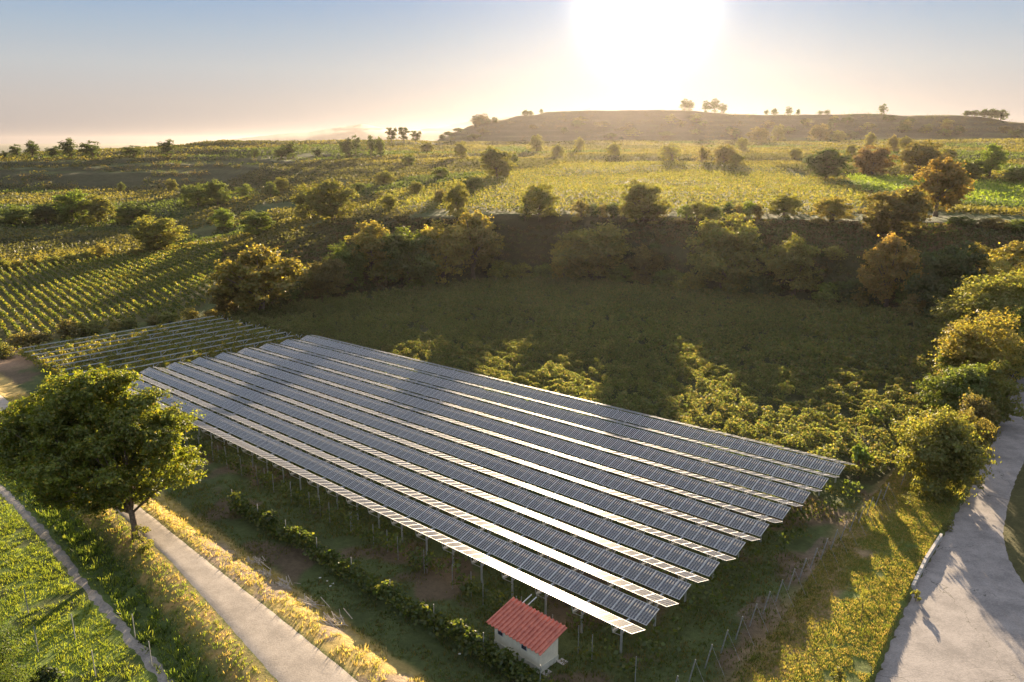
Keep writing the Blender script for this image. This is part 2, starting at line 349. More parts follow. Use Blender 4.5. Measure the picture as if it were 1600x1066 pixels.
# ---------------------------------------------------------------- ground sheet
# array frame: u runs along the panel strips (left/away), v along the rails (right/away)
def panel_z(x, y): return plane(x, y)+2.5
P_left_vines = wpoly([(-260,565),(-260,432),(0,417),(100,407),(250,397),(352,384),(345,420),(330,470),(300,492),(200,508),(120,522),(60,537),(0,546)])
P_upper = wpoly([(558,334),(600,308),(730,284),(870,262),(1000,256),(1200,262),(1345,298),(1345,336),(1200,334),(1000,334),(800,333),(640,334)])
P_rfield = wpoly([(1320,276),(1460,282),(1600,290),(1900,300),(1900,330),(1600,328),(1500,318),(1345,300)])
P_field = [(-15,0)]*0+[tuple(uv2xy(*q)) for q in ((-1.5,38.5),(140,38.5),(150,60),(120,110),(60,150),(-2,150))]
def ground_tint(x, y):
    r = np.hypot(x, y); az = np.arctan2(x, y); n = fbm(x, y, 9, 3); nb = fbm(x+50, y, 35, 2); s = np.zeros(x.shape+(3,))
    def put(c, w): s[...] = s*(1-w[..., None])+np.array(c)*w[..., None]
    put((.075,.088,.032), np.ones_like(x))
    put((.10,.085,.045), sstep(.5, .62, n)*(r < 180))
    # beyond the field: bank scrub, meadows, terraces
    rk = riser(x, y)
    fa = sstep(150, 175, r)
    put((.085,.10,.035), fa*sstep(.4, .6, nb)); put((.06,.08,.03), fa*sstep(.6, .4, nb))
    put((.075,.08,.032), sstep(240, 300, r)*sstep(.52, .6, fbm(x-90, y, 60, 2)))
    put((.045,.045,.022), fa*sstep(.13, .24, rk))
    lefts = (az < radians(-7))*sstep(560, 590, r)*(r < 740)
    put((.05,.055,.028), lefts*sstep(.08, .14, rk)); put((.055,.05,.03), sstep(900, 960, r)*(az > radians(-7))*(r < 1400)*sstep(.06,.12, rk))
    put((.07,.085,.045), sstep(1500, 2200, r))
    near = r < 175
    u, v = xy2uv(x, y)
    # trodden soil and shade grass round the array
    put((.075,.095,.035), near*(u > -40)*(u < 150)*(v > -14)*(v < 60)*1.0)
    put((.13,.09,.065), near*sstep(.52, .62, fbm(x, y, 4.5, 3))*(u > -5)*(u < 130)*(v > -9)*(v < 37)*.8)
    put((.17,.13,.10), near*sstep(.54, .62, fbm(x+9, y-4, 3.5, 3))*(u < -2)*(u > -11)*(v > -8)*(v < 44)*.8)
    put((.10,.12,.035), near*sstep(-8, -10, v)*(u > -20)*(v > -40)*.9)
    dl = polyline_side(RL_L, x, y); drr = polyline_side(RL_R, x, y); dr = polyline_side(RR_L, x, y)
    # left verges
    put((.40,.30,.11), near*sstep(-4.0, -2.6, -np.abs(drr-1.7)*1.6-fbm(x, y, 2.5)*1.2)*(x < 12)*(drr > 0))
    put((.32,.24,.16), near*sstep(3.2, 2.2, drr)*(drr > 0)*sstep(.45, .55, fbm(x, y, 3.1))*(x < 14)*(u < 40))
    put((.24,.20,.07), near*(dl < 0)*sstep(-2.6, -1.2, dl)*(y > 5)*(x < 0)*1.0)
    put((.34,.23,.09), near*(dl < 0)*(dl > -2.6)*sstep(.45, .6, fbm(x, y, 2.0, 3))*(x < 0))
    put((.07,.10,.03), near*sstep(-1.9, -3.0, dl)*(x < 0))
    put((.15,.20,.045), near*sstep(-4.6, -6.0, dl)*(x < 0)*(u < 70))
    put((.06,.08,.025), near*sstep(-4.6, -6.0, dl)*(x < 0)*sstep(.5, .58, fbm(x*.3+y*.3, y-x, 2.6, 2)))
    # right verge between field track and road
    e = sstep(-8.0, -5.6, dr+2.2*(fbm(x, y, 6)-.5))*(dr < 0)*(x > 0)*near*(r < 120)
    put((.28,.20,.11), e); put((.12,.15,.04), e*sstep(-5.2, -3.6, dr+3*(fbm(x, y, 2.4, 2)-.5)))
    put((.10,.095,.04), near*(dr > 0)*(x > 0)*1.0)
    # bare earth at far left corner
    put((.30,.20,.13), near*sstep(14, 6, np.hypot(*(np.array([x, y])-np.array(hit_plane(18, 560))[:, None, None])))) if x.ndim == 2 else None
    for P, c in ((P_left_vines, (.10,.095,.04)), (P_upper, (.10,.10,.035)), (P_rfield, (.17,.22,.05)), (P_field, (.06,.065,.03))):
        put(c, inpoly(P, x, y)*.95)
    return s
azs = np.concatenate([np.arange(-180, -60, 3.0), np.arange(-60, -40, .8), np.arange(-40, 40, .2), np.arange(40, 60, .8), np.arange(60, 180, 3.0)])*pi/180
rs = np.concatenate([[0.5, 6, 12, 18, 24], 28*np.exp(np.arange(0, math.log(1500/28), .0085)), np.geomspace(1500, 30000, 40)[1:]])
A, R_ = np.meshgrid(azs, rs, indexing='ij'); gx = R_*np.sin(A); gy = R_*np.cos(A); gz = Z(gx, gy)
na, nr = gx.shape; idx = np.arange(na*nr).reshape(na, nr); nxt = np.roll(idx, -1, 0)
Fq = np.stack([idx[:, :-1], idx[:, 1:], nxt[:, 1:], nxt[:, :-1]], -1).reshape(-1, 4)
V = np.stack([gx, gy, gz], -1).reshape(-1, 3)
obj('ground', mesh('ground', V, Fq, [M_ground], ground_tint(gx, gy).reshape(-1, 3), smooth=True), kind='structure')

# far mountains beyond the plain
def mountains():
    pts = []
    X = np.linspace(330, 800, 120); yy = np.interp(X, [330,380,420,480,530,565,610,640,700,745,800], [222,216,211,207,199,194,201,203,196,187,183])+2.0*(fbm(X, X*0, 22, 3)-.5)
    V, Fc = [], []
    for x, y in zip(X, yy):
        dx, dy, dz = raydir(x, y); h = np.hypot(dx, dy); dx, dy, dz = dx/h, dy/h, dz/h
        for j, (r, k) in enumerate(((4700, 0), (5000, .5), (5500, 1), (6300, .5), (7500, 0))):
            top = CAMZ+dz*5500
            V.append((dx*r, dy*r, -24+(top+24)*k))
    n = 5
    for i in range(len(X)-1):
        for j in range(n-1): Fc.append((i*n+j, (i+1)*n+j, (i+1)*n+j+1, i*n+j+1))
    return V, Fc
mv, mf = mountains(); M_mtn, t_, b_ = mat('mountain', (.03,.045,.05), .95)
noise_mix(t_, b_, (.02,.03,.035), (.035,.05,.05), .004)
obj('mountain_range', mesh('mountain_range', mv, mf, [M_mtn], smooth=True), kind='structure')

# ---------------------------------------------------------------- roads and path (draped sheets)
def resample(P, n):
    P = np.array(P, float); d = np.r_[0, np.cumsum(np.hypot(*np.diff(P, axis=0).T))]; t = np.linspace(0, d[-1], n)
    return np.stack([np.interp(t, d, P[:, i]) for i in (0, 1)], -1)
def ribbon(name, A, B, m, n=160, k=10, lift=.03, rag=.12, **tags):
    A = resample(A, n); B = resample(B, n); t = np.linspace(0, 1, k+1)[None, :, None]
    jA = rag*(rng.random((n, 1))-.5); jB = rag*(rng.random((n, 1))-.5)
    d = (B-A); d /= np.linalg.norm(d, axis=1)[:, None]; A = A+d*jA; B = B+d*jB
    P = A[:, None]*(1-t)+B[:, None]*t; w = np.linalg.norm(B-A, axis=1)[:, None]; e = np.clip(np.minimum(t[..., 0], 1-t[..., 0])*w/.7, 0, 1); z = Z(P[..., 0], P[..., 1])-.02+(lift+.05)*e
    V = np.concatenate([P, z[..., None]], -1).reshape(-1, 3); I = np.arange(n*(k+1)).reshape(n, k+1)
    Fc = np.stack([I[:-1, :-1], I[:-1, 1:], I[1:, 1:], I[1:, :-1]], -1).reshape(-1, 4)
    return obj(name, mesh(name, V, Fc, [m], smooth=True), kind='structure', **tags)
W2 = lambda px, h=LIFT_R: np.array([hit_plane(*q, h) for q in px])
ribbon('field_road', W2(RL_L, LIFT_L), W2(RL_R, LIFT_L), M_road_l, n=200)
RRl = RR_L
RRr = [(1660,1180),(1690,1066),(1700,990),(1640,940),(1600,909),(1578,870),(1570,834),(1577,790),(1592,745),(1606,716),(1650,640),(1700,560),(1760,500)]
AA = resample(W2(RRl), 260); BB = resample(W2(RRr), 260)
ribbon('concrete_road', AA, BB, M_road_r, n=260, k=24)
ribbon('branch_road', W2([(1600,909),(1622,930),(1700,985),(1800,1040)]), W2([(1578,1130),(1640,1150),(1750,1180),(1850,1200)]), M_road_r, n=60, k=12, lift=.024)
FP_A = [(-60,735),(0,772),(55,832),(118,915),(170,972),(222,1040),(245,1068),(300,1150)]
FP_B = [(-40,722),(16,768),(78,830),(138,908),(192,966),(248,1030),(280,1068),(340,1150)]
def shifted(px):                        # same picture points on the lower ground left of the road
    return np.array([hit(*q)[0][:2] for q in px])
ribbon('gravel_path', shifted(FP_A), shifted(FP_B), M_gravel, n=120, k=4, rag=.35)
# kerb along the right road
kb = MB(); KP = resample(W2([(1425,922),(1445,882),(1470,841)]), 12)
for a, b in zip(KP[:-1], KP[1:]):
    d = (b-a)/np.linalg.norm(b-a); nrm = np.array([-d[1], d[0]]); g = d*.02
    z = float(Z(*(a-nrm*-.1)))
    kb.box((a[0]+g[0]-nrm[0]*.12, a[1]+g[1]-nrm[1]*.12, z-.35), (*(b-a-2*g), 0), (*nrm*.22, 0), (0,0,.55))
obj('kerb_wall', kb.build('kerb_wall', [M_kerb]), label='pale low kerb wall of short stones holding the grass verge beside the right road', category='kerb')

# ---------------------------------------------------------------- solar array
T = radians(17.5); WM, LM = 1.6, .95
def module_mesh():
    b = MB(); n0 = len(b.v); b.v += [(.026,.032,.012),(LM-.032,.032,.012),(LM-.032,WM-.032,.012),(.026,WM-.032,.012)]; b.f.append((n0,n0+1,n0+2,n0+3)); b.m.append(0)
    for o, a, c in (((0,0,-.012), (LM-.006,0,0), (0,.032,0)), ((0,WM-.032,-.012), (LM-.006,0,0), (0,.032,0)),
                    ((0,.033,-.011), (.026,0,0), (0,WM-.066,0)), ((LM-.032,.033,-.011), (.026,0,0), (0,WM-.066,0))):
        b.box(o, a, c, (0,0,.036), 1)
    return b.build('solar_module', [M_cell, M_alu])
mod_me = module_mesh()
_o = 'first second third fourth fifth sixth seventh eighth ninth tenth eleventh twelfth thirteenth fourteenth fifteenth sixteenth seventeenth eighteenth nineteenth twentieth'.split()
ORD = _o+[t+'-'+u for t in ('twenty',) for u in _o[:9]]+['thirtieth']+['thirty-'+u for u in _o[:9]]+['fortieth']+['forty-'+u for u in _o[:9]]+['fiftieth']+['fifty-'+u for u in _o[:9]]+['sixtieth']
from mathutils import Matrix, Vector
NRM = Vector((-.03097, .0266, 1)).normalized()
eu3 = Vector((EU[0], EU[1], 0)); eu3.z = plane(*EU); eu3.normalize()
ev3 = NRM.cross(eu3); 
if ev3.dot(Vector((EV[0], EV[1], 0))) < 0: ev3 = -ev3
def frame(u, v, tilt):                  # local x = -u (towards the right end), y = across, z = up
    x = -eu3; y0 = ev3; y = y0*cos(tilt)+NRM*sin(tilt); z = x.cross(y)
    if z.z < 0: x = -x; z = x.cross(y)
    px, py = uv2xy(u, v); M = Matrix((x, y, z)).transposed().to_4x4(); M.translation = Vector((px, py, panel_z(px, py)))
    return M
print('frame x', frame(0,0,0).col[0][:], 'eu', eu3[:])
ULEN = 96.0; NM = int(ULEN/LM)
SX = 1 if frame(0, 0, 0).col[0].to_3d().dot(eu3) > 0 else -1
for kind in ('pale', 'blue'):
    for i in range(10 if kind == 'pale' else 9):
        v0 = i*4.0+(0 if kind == 'pale' else 2.02)
        off = .26 if kind == 'pale' else -.26
        M = frame(0.0 if kind == 'pale' else .25, v0, -T if kind == 'pale' else T)
        M.translation += NRM*off
        root = obj('solar_panel_strip', None, category='solar panels', group='tilted solar panel strips over the vines',
            label=f"{ORD[i]} {'pale sunlit strip tilted away from the camera' if kind=='pale' else 'dark blue strip of solar panels facing the camera'}, counting from the red-roofed shed")
        root.matrix_world = M
        ls = MB()
        for yy in (.30, 1.30): ls.box((0 if SX > 0 else -ULEN, yy-.02, -.07), (ULEN-.8,0,0), (0,.045,0), (0,0,.05))
        obj('purlin', ls.build('purlin', [M_steel]), root)
        # 50 pairs of neighbouring modules, one part each
        for k in range(NM):
            xx = k*LM if SX > 0 else -(k+1)*LM
            obj('solar_module', mod_me, root, (xx, 0, 0))
# rails with posts
def rail_thing(u, v0, v1, label, group, posts):
    p0 = uv2xy(u, 0); root = obj('steel_frame', None, loc=(p0[0], p0[1], float(plane(*p0))), label=label, category='steel frame', group=group)
    base = np.array(root.location)
    def at3(u_, v_, h): x, y = uv2xy(u_, v_); return np.array((x, y, panel_z(x, y)+h))-base
    b = MB(); b.bar(at3(u, v0, -.38), at3(u, v1, -.38), .10, .16); obj('rail', b.build('rail', [M_steel]), root)
    for v in posts:
        x, y = uv2xy(u, v); b = MB(); zg = float(Z(x, y)); top = at3(u, v, -.465)
        b.bar((top[0], top[1], zg-.3-base[2]), top, .13, .10, up=(EV[0], EV[1], 0)); obj('post', b.build('post', [M_steel]), root)
        b = MB(); b.bar(at3(u, v-.9, -.48), at3(u, v-.06, -1.15), .05); b.bar(at3(u, v+.9, -.48), at3(u, v+.06, -1.15), .05); obj('brace', b.build('brace', [M_steel]), root)
    return root, at3
for k in range(29):
    u = 1.6+k*3.33
    root, at3 = rail_thing(u, .2, 37.4, f'{ORD[k]} grey steel rail beneath the solar panels, counting from their right end', 'steel rails carrying the solar panels', [1.2+4*j for j in range(10)])
    if k == 0:
        b = MB(); z_ = at3(u, 0, 0); q = lambda v_, h: at3(u, v_, h)-z_
        b.bar(q(.15, -.30), q(.06, .18), .045); b.bar(q(.15, -.30), q(.75, .03), .04); br1 = b.build('bracket', [M_steel])
        b = MB(); b.bar(q(3.35, -.30), q(3.46, .18), .045); br2 = b.build('bracket', [M_steel])
    for j in range(10):
        obj('bracket', br1, root, tuple(at3(u, 4*j, 0)))
        if j < 9: obj('bracket', br2, root, tuple(at3(u, 4*j, 0)))
for k in range(9):
    u = 100.5+k*4.0
    rail_thing(u, -1.5, 36.0-k*.1, f'{ORD[k]} bare steel rail on posts counting from the end of the solar panels', 'bare steel rails still without panels', [1+4.4*j for j in range(9)])

# ---------------------------------------------------------------- pump shed
def shed():
    f = hit(843, 1053)[0]; a = hit(868, 1035)[0]; 
    ws = float(np.hypot(*(a-f)[:2])); px = hit(768, 1016)[0]; ll = float(np.hypot(*(px-f)[:2]))
    print('shed', ll, ws)
    ll = min(max(ll, 3.5), 5.0); ws = min(max(ws, 1.8), 2.6)
    root = obj('pump_shed', None, loc=(f[0], f[1], f[2]-.1), rotz=math.atan2(EU[1], EU[0]), label='small cream shed with a corrugated red roof at the corner of the solar panels', category='shed')
    # local x along the long wall (u), local y = -v side is outside: v direction is -y after rotation
    sgn = 1 if (-EU[1]*EV[0]+EU[0]*EV[1]) > 0 else -1
    Y = lambda y: sgn*y
    hf, hb = 1.95, 2.4
    b = MB()
    b.hexa([(0,Y(0),.55),(ll,Y(0),.55),(ll,Y(ws),.55),(0,Y(ws),.55),(0,Y(0),hf),(ll,Y(0),hf),(ll,Y(ws),hb),(0,Y(ws),hb)])
    obj('wall', b.build('wall', [M_wall]), root)
    b = MB(); b.hexa([(-.03,Y(-.03),-.3),(ll+.04,Y(-.03),-.3),(ll+.04,Y(ws+.03),-.3),(-.03,Y(ws+.03),-.3),(-.03,Y(-.03),.55),(ll+.04,Y(-.03),.55),(ll+.04,Y(ws+.03),.55),(-.03,Y(ws+.03),.55)])
    obj('plinth', b.build('plinth', [M_plinth]), root)
    # corrugated roof: trapezoid ribs running front to back
    b = MB(); ov = .42; x0, x1 = -ov, ll+ov; nrib = 15; w = (x1-x0)/nrib
    prof = []
    for i in range(nrib): prof += [(x0+i*w, 0), (x0+(i+.42)*w, 0), (x0+(i+.55)*w, .09), (x0+(i+.87)*w, .09)]
    prof.append((x1, 0)); zf = hf+.06-ov*(hb-hf)/ws; zb = hb+.06+ov*(hb-hf)/ws
    V, Fc = [], []
    for yy, zz in ((-ov, zf), (ws+ov, zb)):
        for th in (0, -.03):
            for x, h in prof: V.append((x, Y(yy), zz+h+th))
    n = len(prof)
    for i in range(n-1):
        Fc += [(i, i+1, 2*n+i+1, 2*n+i), (n+i, 3*n+i, 3*n+i+1, n+i+1), (i, n+i, n+i+1, i+1), (2*n+i, 2*n+i+1, 3*n+i+1, 3*n+i)]
    Fc += [(0, 2*n, 3*n, n), (n-1, 2*n-1, 4*n-1, 3*n-1)]
    obj('roof', mesh('roof', V, Fc, [M_roof]), root)
    b = MB(); b.hexa([(-.3,Y(-.06),hf-.14),(ll+.3,Y(-.06),hf-.14),(ll+.3,Y(-.005),hf-.14),(-.3,Y(-.005),hf-.14),(-.3,Y(-.06),hf-.02),(ll+.3,Y(-.06),hf-.02),(ll+.3,Y(-.005),hf-.02),(-.3,Y(-.005),hf-.02)])
    obj('eaves_board', b.build('eaves_board', [M_wall]), root)
    for wx in (ll*.27, ll*.80):
        b = MB(); b.box((wx, Y(-.03), 1.2), (.5,0,0), (0,Y(.05),0), (0,0,.34)); wfr = obj('window', b.build('window', [M_wframe]), root)
        b = MB(); b.box((wx+.05, Y(-.04), 1.24), (.4,0,0), (0,Y(.03),0), (0,0,.26)); obj('pane', b.build('pane', [M_dark]), wfr)
    b = MB(); b.box((-.035,Y(.25),1.5), (.03,0,0), (0,Y(.18),0), (0,0,.24)); obj('plate', b.build('plate', [M_yellow]), root, label='small yellow plate')
    for yy in (.12, ws-.35):
        b = MB(); b.bar((-.28,Y(yy),hf+.02+yy*.2), (.0,Y(yy),hf+.02+yy*.2-.1), .08); obj('rafter_end', b.build('rafter_end', [M_bark]), root)
    b = MB(); b.box((-.75,Y(.1),-.02), (.7,0,0), (0,Y(.6),0), (0,0,.14)); b.box((-.6,Y(ws-.15),-.02), (.55,0,0), (0,Y(.5),0), (0,0,.16)); obj('step', b.build('step', [M_kerb]), root)
    b = MB()
    for dx in (0, .45): b.bar((ll*.80+dx, Y(ws+.1), 2.3), (ll*.80+dx+.1, Y(ws+1.6), 2.55), .06)
    obj('cable_tray', b.build('cable_tray', [M_steel]), root)
shed()

# ---------------------------------------------------------------- vines
def vine_points(u0, u1, v, dens, h0=.55, h1=1.9, th=.45, sparse=0.0, seed=0):
    L = abs(u1-u0); n = int(L*dens); u = u0+(u1-u0)*rng.random(n)
    dn = vnoise(u*.8+seed*7.7, np.full(n, seed*3.1)); keep = dn > sparse; u = u[keep]; dn = dn[keep]; n = len(u)
    hh = h1*(.55+.75*vnoise(u*.9+seed*5.1, np.full(n, 40+seed)))
    h = h0+(hh-h0)*rng.beta(1.6, 1.1, n); vv = v+rng.normal(0, 1, n)*th*(.35+.5*np.sin(np.clip((h-h0)/(hh-h0), 0, 1)*pi)) 
    return u, vv, h
def vine_mesh(rows, leaf, cols, up=.4, aspect=.85):
    c = []
    for (u, v, h) in rows:
        x, y = uv2xy(u, v); c.append(np.stack([x, y, Z(x, y)+h], -1))
    c = np.concatenate(c); V, Fq = quads(c, leaf, up=up, aspect=aspect)
    cols = np.array(cols); t = cols[rng.integers(0, len(cols), len(c))]*(.75+.5*rng.random((len(c), 1)))
    pn = fbm(c[:, 0], c[:, 1], 12, 2)[:, None]; t = t*(.8+.45*pn)
    return V, Fq, t
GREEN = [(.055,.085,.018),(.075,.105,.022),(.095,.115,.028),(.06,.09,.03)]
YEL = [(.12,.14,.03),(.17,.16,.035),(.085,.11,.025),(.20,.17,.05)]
def stake_mesh(h=2.1, w=.07):
    b = MB(); b.bar((0,0,-.3), (0,0,h), w, w*.7); return b.build('stake', [M_post])
st_me = stake_mesh()
eb = MB(); lean = .42
eb.bar((0,0,-.25), (-EU[0]*lean, -EU[1]*lean, 1.95), .07, .06); eb.bar((-EU[0]*lean*.95, -EU[1]*lean*.95, 1.85), (-EU[0]*1.5, -EU[1]*1.5, 0), .016); end_me = eb.build('end_post', [M_post])
for k in range(19):                     # rows below the panels and below the bare rails
    v = -1.0+2.0*k+.3
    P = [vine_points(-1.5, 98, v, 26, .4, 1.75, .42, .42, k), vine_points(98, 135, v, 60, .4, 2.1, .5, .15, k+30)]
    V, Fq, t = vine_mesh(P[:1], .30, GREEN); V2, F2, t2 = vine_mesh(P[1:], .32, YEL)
    o0 = uv2xy(-1.5, v); z0 = float(Z(*o0))
    root = obj('vine_row', None, loc=(o0[0], o0[1], z0), category='vine row', group='vine rows below the solar panels',
               label=f'{ORD[k]} vine row below the solar panels, counting back from the near edge' if k else 'thin outermost vine row below the near edge of the solar panels, behind the red-roofed shed')
    off = np.array([o0[0], o0[1], z0])
    obj('foliage', mesh('foliage', np.concatenate([V, V2])-off, np.concatenate([Fq, F2+len(V)]), [M_leaf], np.concatenate([t, t2])), root)
    x, y = uv2xy(-3.4, v); obj('end_post', end_me, root, (x-o0[0], y-o0[1], float(Z(x, y))-z0))
    if k == 0 or k > 15:
        for j in range(1, 24):
            x, y = uv2xy(-1.5+j*5.2, v); obj('stake', st_me, root, (x-o0[0], y-o0[1], float(Z(x, y))-z0))
# two rows in front of the panels
hp = np.array([hit(*q)[0] for q in ((377,797),(477,865),(593,936),(662,978))]); hu, hv = xy2uv(hp[:, 0], hp[:, 1]); print('hedge row uv', hu, hv)
sp = np.array([hit(*q)[0] for q in ((384,749),(563,841),(607,865),(707,920))]); su, sv = xy2uv(sp[:, 0], sp[:, 1]); print('sparse row uv', su, sv)
def front_row(v, u0, u1, dens, sparse, hmax, lab, step, h0=.3, leaf=.27):
    P = [vine_points(u0, u1, v, dens, h0, hmax, .5, sparse, 77)]
    V, Fq, t = vine_mesh(P, leaf, GREEN+[(.12,.13,.03)]); o0 = uv2xy(u0, v); z0 = float(Z(*o0)); off = np.array([o0[0], o0[1], z0])
    root = obj('vine_row', None, loc=off, label=lab, category='vine row', group='vine rows in front of the panels')
    obj('foliage', mesh('foliage', V-off, Fq, [M_leaf], t), root)
    for j in range(int((u1-u0)/step)+2):
        x, y = uv2xy(u0+j*step, v); obj('stake', st_me, root, (x-o0[0], y-o0[1], float(Z(x, y))-z0))
front_row(float(np.mean(hv)), float(hu.min())-16, float(hu.max())+.5, 250, .03, 1.5, 'thick dark green vine hedge between the red-roofed shed and the near road', 5.0)
front_row(float(np.mean(sv)), -1, 62, 42, .42, 1.7, 'sparse young vine row with bare stakes between the vine hedge and the near panel edge', 3.4)
# dense shaded vineyard behind the array
rows = []
for k in range(54):
    v = 39.5+2.0*k
    u = np.linspace(-2, 150, 300); x, y = uv2xy(u, v); r = np.hypot(x, y); az = np.arctan2(x, y); rA = np.interp(az, caz, cr[:, 0])
    ok = u[(r < rA-2)]
    if len(ok) < 3: continue
    L = ok.max()-ok.min(); rows.append(vine_points(ok.min()+rng.random(), ok.max(), v, 120 if k < 14 else 60, .4, 1.9, .34, .27, k+3))
Va = []; nv = 0
for grp, lf in ((rows[:14], .27), (rows[14:], .42)):
    V, Fq, t = vine_mesh(grp, lf, [(.11,.14,.045),(.13,.145,.055),(.15,.155,.06),(.085,.115,.045),(.17,.145,.07)], aspect=.8); Va.append((V, Fq+nv, t)); nv += len(V)
V, Fq, t = (np.concatenate([q[i] for q in Va]) for i in range(3))
obj('vine_canopy', mesh('vine_canopy', V, Fq, [M_leaf], t), kind='stuff', label='dense unbroken vine canopy in shade behind the solar panels', category='vines')
x0_, y0_ = uv2xy(-3.5, 39)
for k in range(16):
    x, y = uv2xy(-3.4, 40.5+3*k)
    obj('end_post', end_me, None, (x, y, float(Z(x, y))), label=f'{ORD[k]} leaning grey post along the shaded vine field, counting from the panels', category='post', group='leaning posts along the shaded vine field')
# striped vineyard at left: every row its own object
az0 = radians(-40); ru = np.array([sin(az0), cos(az0)]); rv = np.array([-ru[1], ru[0]]); P2 = np.array([p[:2] for p in P_left_vines])
ra, rb = P2@ru, P2@rv; k = 0
for b0 in np.arange(rb.min(), rb.max(), 2.15):
    a = np.arange(ra.min(), ra.max(), .5); xy = np.outer(a, ru)+rv*b0; m = inpoly(P_left_vines, xy[:, 0], xy[:, 1])
    if m.sum() < 8: continue
    a0, a1 = a[m][0], a[m][-1]; n = int((a1-a0)*15); aa = a0+(a1-a0)*rng.random(n); hh = rng.beta(1.6, 1.1, n)*1.35+.35
    hh *= .85+.3*vnoise(aa*.5, np.full(n, k*1.7)); keep = vnoise(aa*.9, np.full(n, 9+k*2.3)) > .14; aa = aa[keep]; hh = hh[keep]; n = len(aa)
    x = aa*ru[0]+(b0+rng.normal(0, .2, n))*rv[0]; y = aa*ru[1]+(b0+rng.normal(0, .2, n))*rv[1]
    c = np.stack([x, y, Z(x, y)+hh], -1); V, Fq = quads(c, .5, up=.2, aspect=.85)
    off = c[np.argmin(aa)]*1.0; off[2] -= hh[np.argmin(aa)]
    t = np.array(GREEN+YEL)[rng.integers(0, 8, n)]*(.8+.5*rng.random((n, 1)))
    obj('vine_row', mesh('vine_row', V-off, Fq, [M_leaf], t), None, off, category='vine row', group='rows of the striped vineyard at left',
        label=f'{ORD[k]} row of the striped vineyard at left, counting up from its near side'); k += 1
print('left rows', k)
# upper vineyards
def canopy(name, P, spacing, ang, leaf, dens, cols, label, hmax=1.7):
    d = np.array([sin(radians(ang)), cos(radians(ang))]); e = np.array([-d[1], d[0]]); Q = np.array([p[:2] for p in P]); ra, rb = Q@d, Q@e; cs = []
    for b0 in np.arange(rb.min(), rb.max(), spacing):
        n = int((ra.max()-ra.min())*dens); aa = ra.min()+(ra.max()-ra.min())*rng.random(n); bb = b0+rng.normal(0, .3, n)
        x = aa*d[0]+bb*e[0]; y = aa*d[1]+bb*e[1]; m = inpoly(P, x, y); cs.append(np.stack([x[m], y[m]], -1))
    c = np.concatenate(cs); g = fbm(c[:, 0], c[:, 1], 14, 2); c = c[vnoise(c[:, 0]*.5, c[:, 1]*.5) > .1]
    h = rng.random(len(c))*hmax+.4; c3 = np.stack([c[:, 0], c[:, 1], Z(c[:, 0], c[:, 1])+h], -1)
    V, Fq = quads(c3, leaf, up=.3, aspect=.85); cols = np.array(cols); t = cols[rng.integers(0, len(cols), len(c3))]*(.8+.5*rng.random((len(c3), 1)))
    obj(name, mesh(name, V, Fq, [M_leaf], t), kind='stuff', label=label, category='vines'); print(name, len(c3))
canopy('vine_canopy', P_upper, 3.0, -62, .62, 5.0, [(.10,.115,.03),(.13,.13,.035),(.15,.14,.04),(.085,.10,.03)], 'sunlit golden green vineyard on the terrace above the dark bank')
canopy('vine_canopy', P_rfield, 3.0, 80, .62, 5.0, [(.11,.17,.03),(.14,.19,.035)], 'bright green vineyard strip at the right edge beyond the orange trees')

# ---------------------------------------------------------------- trees
def crown_mesh(seed, K, n, leaf, zc=.56, rx=.40, rz=.42, cl=(.09,.17), cols=None, low=.0, form=1.0):
    g = np.random.default_rng(seed); cen = []
    while len(cen) < K:
        p = g.normal(size=3); p /= np.linalg.norm(p); rad = g.random()**.45
        q = p*rad; 
        if zc+q[2]*rz < low+.06: continue
        taper = 1-.35*max(0, q[2])*form
        cen.append((q[0]*rx*taper*(1+.18*g.normal()*.6), q[1]*rx*taper, zc+q[2]*rz*(1+.08*g.normal())))
    cen = np.array(cen); rd = cl[0]+(cl[1]-cl[0])*g.random(K)
    w = rd**2; pick = g.choice(K, n, p=w/w.sum()); d = g.normal(size=(n, 3)); d /= np.linalg.norm(d, axis=1)[:, None]
    d[:, 2] = np.where(d[:, 2] < -.3, d[:, 2]*.4, d[:, 2])
    ns = 9; sd = g.normal(size=(K, ns, 3)); sd /= np.linalg.norm(sd, axis=2)[..., None]; isp = g.random(n) < .38; si = g.integers(0, ns, n)
    d = np.where(isp[:, None], sd[pick, si]+.13*d, d)
    rr = rd[pick]*np.where(isp, .6+1.0*g.random(n), .5+.5*g.random(n)**.5); c = cen[pick]+d*rr[:, None]*np.array([1, 1, .75])
    c[:, 2] = np.maximum(c[:, 2], .01)
    nr = d*1.0+g.normal(size=(n, 3))*.5; nr[:, 2] += .3
    V, Fq = quads(c, leaf, nr, aspect=.75)
    cols = np.array(cols if cols is not None else [(1,1,1),(.8,.9,.7),(1.2,1.1,.9),(1,.85,.7)])
    kt = .8+.4*g.random(K); t = cols[g.integers(0, len(cols), n)]*kt[pick][:, None]*(.8+.4*g.random((n, 1)))
    return V, Fq, t, cen
def trunk_mesh(seed, cen, base=.035, top=.5):
    g = np.random.default_rng(seed); b = MB()
    lx = [0, .012*g.normal(), .02*g.normal(), 0]; fork = .22
    b.tube([(0,0,-.04), (lx[1], lx[2], fork*.5), (0, 0, fork), (0, 0, top)], [base*1.3, base, base*.85, base*.35], 9)
    for i in g.choice(len(cen), min(14, len(cen)), replace=False):
        q = cen[i]; z0 = fork*(.8+.8*g.random()); mid = (q[0]*.45, q[1]*.45, z0+(q[2]-z0)*.55)
        b.tube([(0, 0, z0), mid, tuple(q)], [base*.5, base*.32, base*.08], 6)
    return b.build('trunk', [M_bark], smooth=True)
PROTO = {}
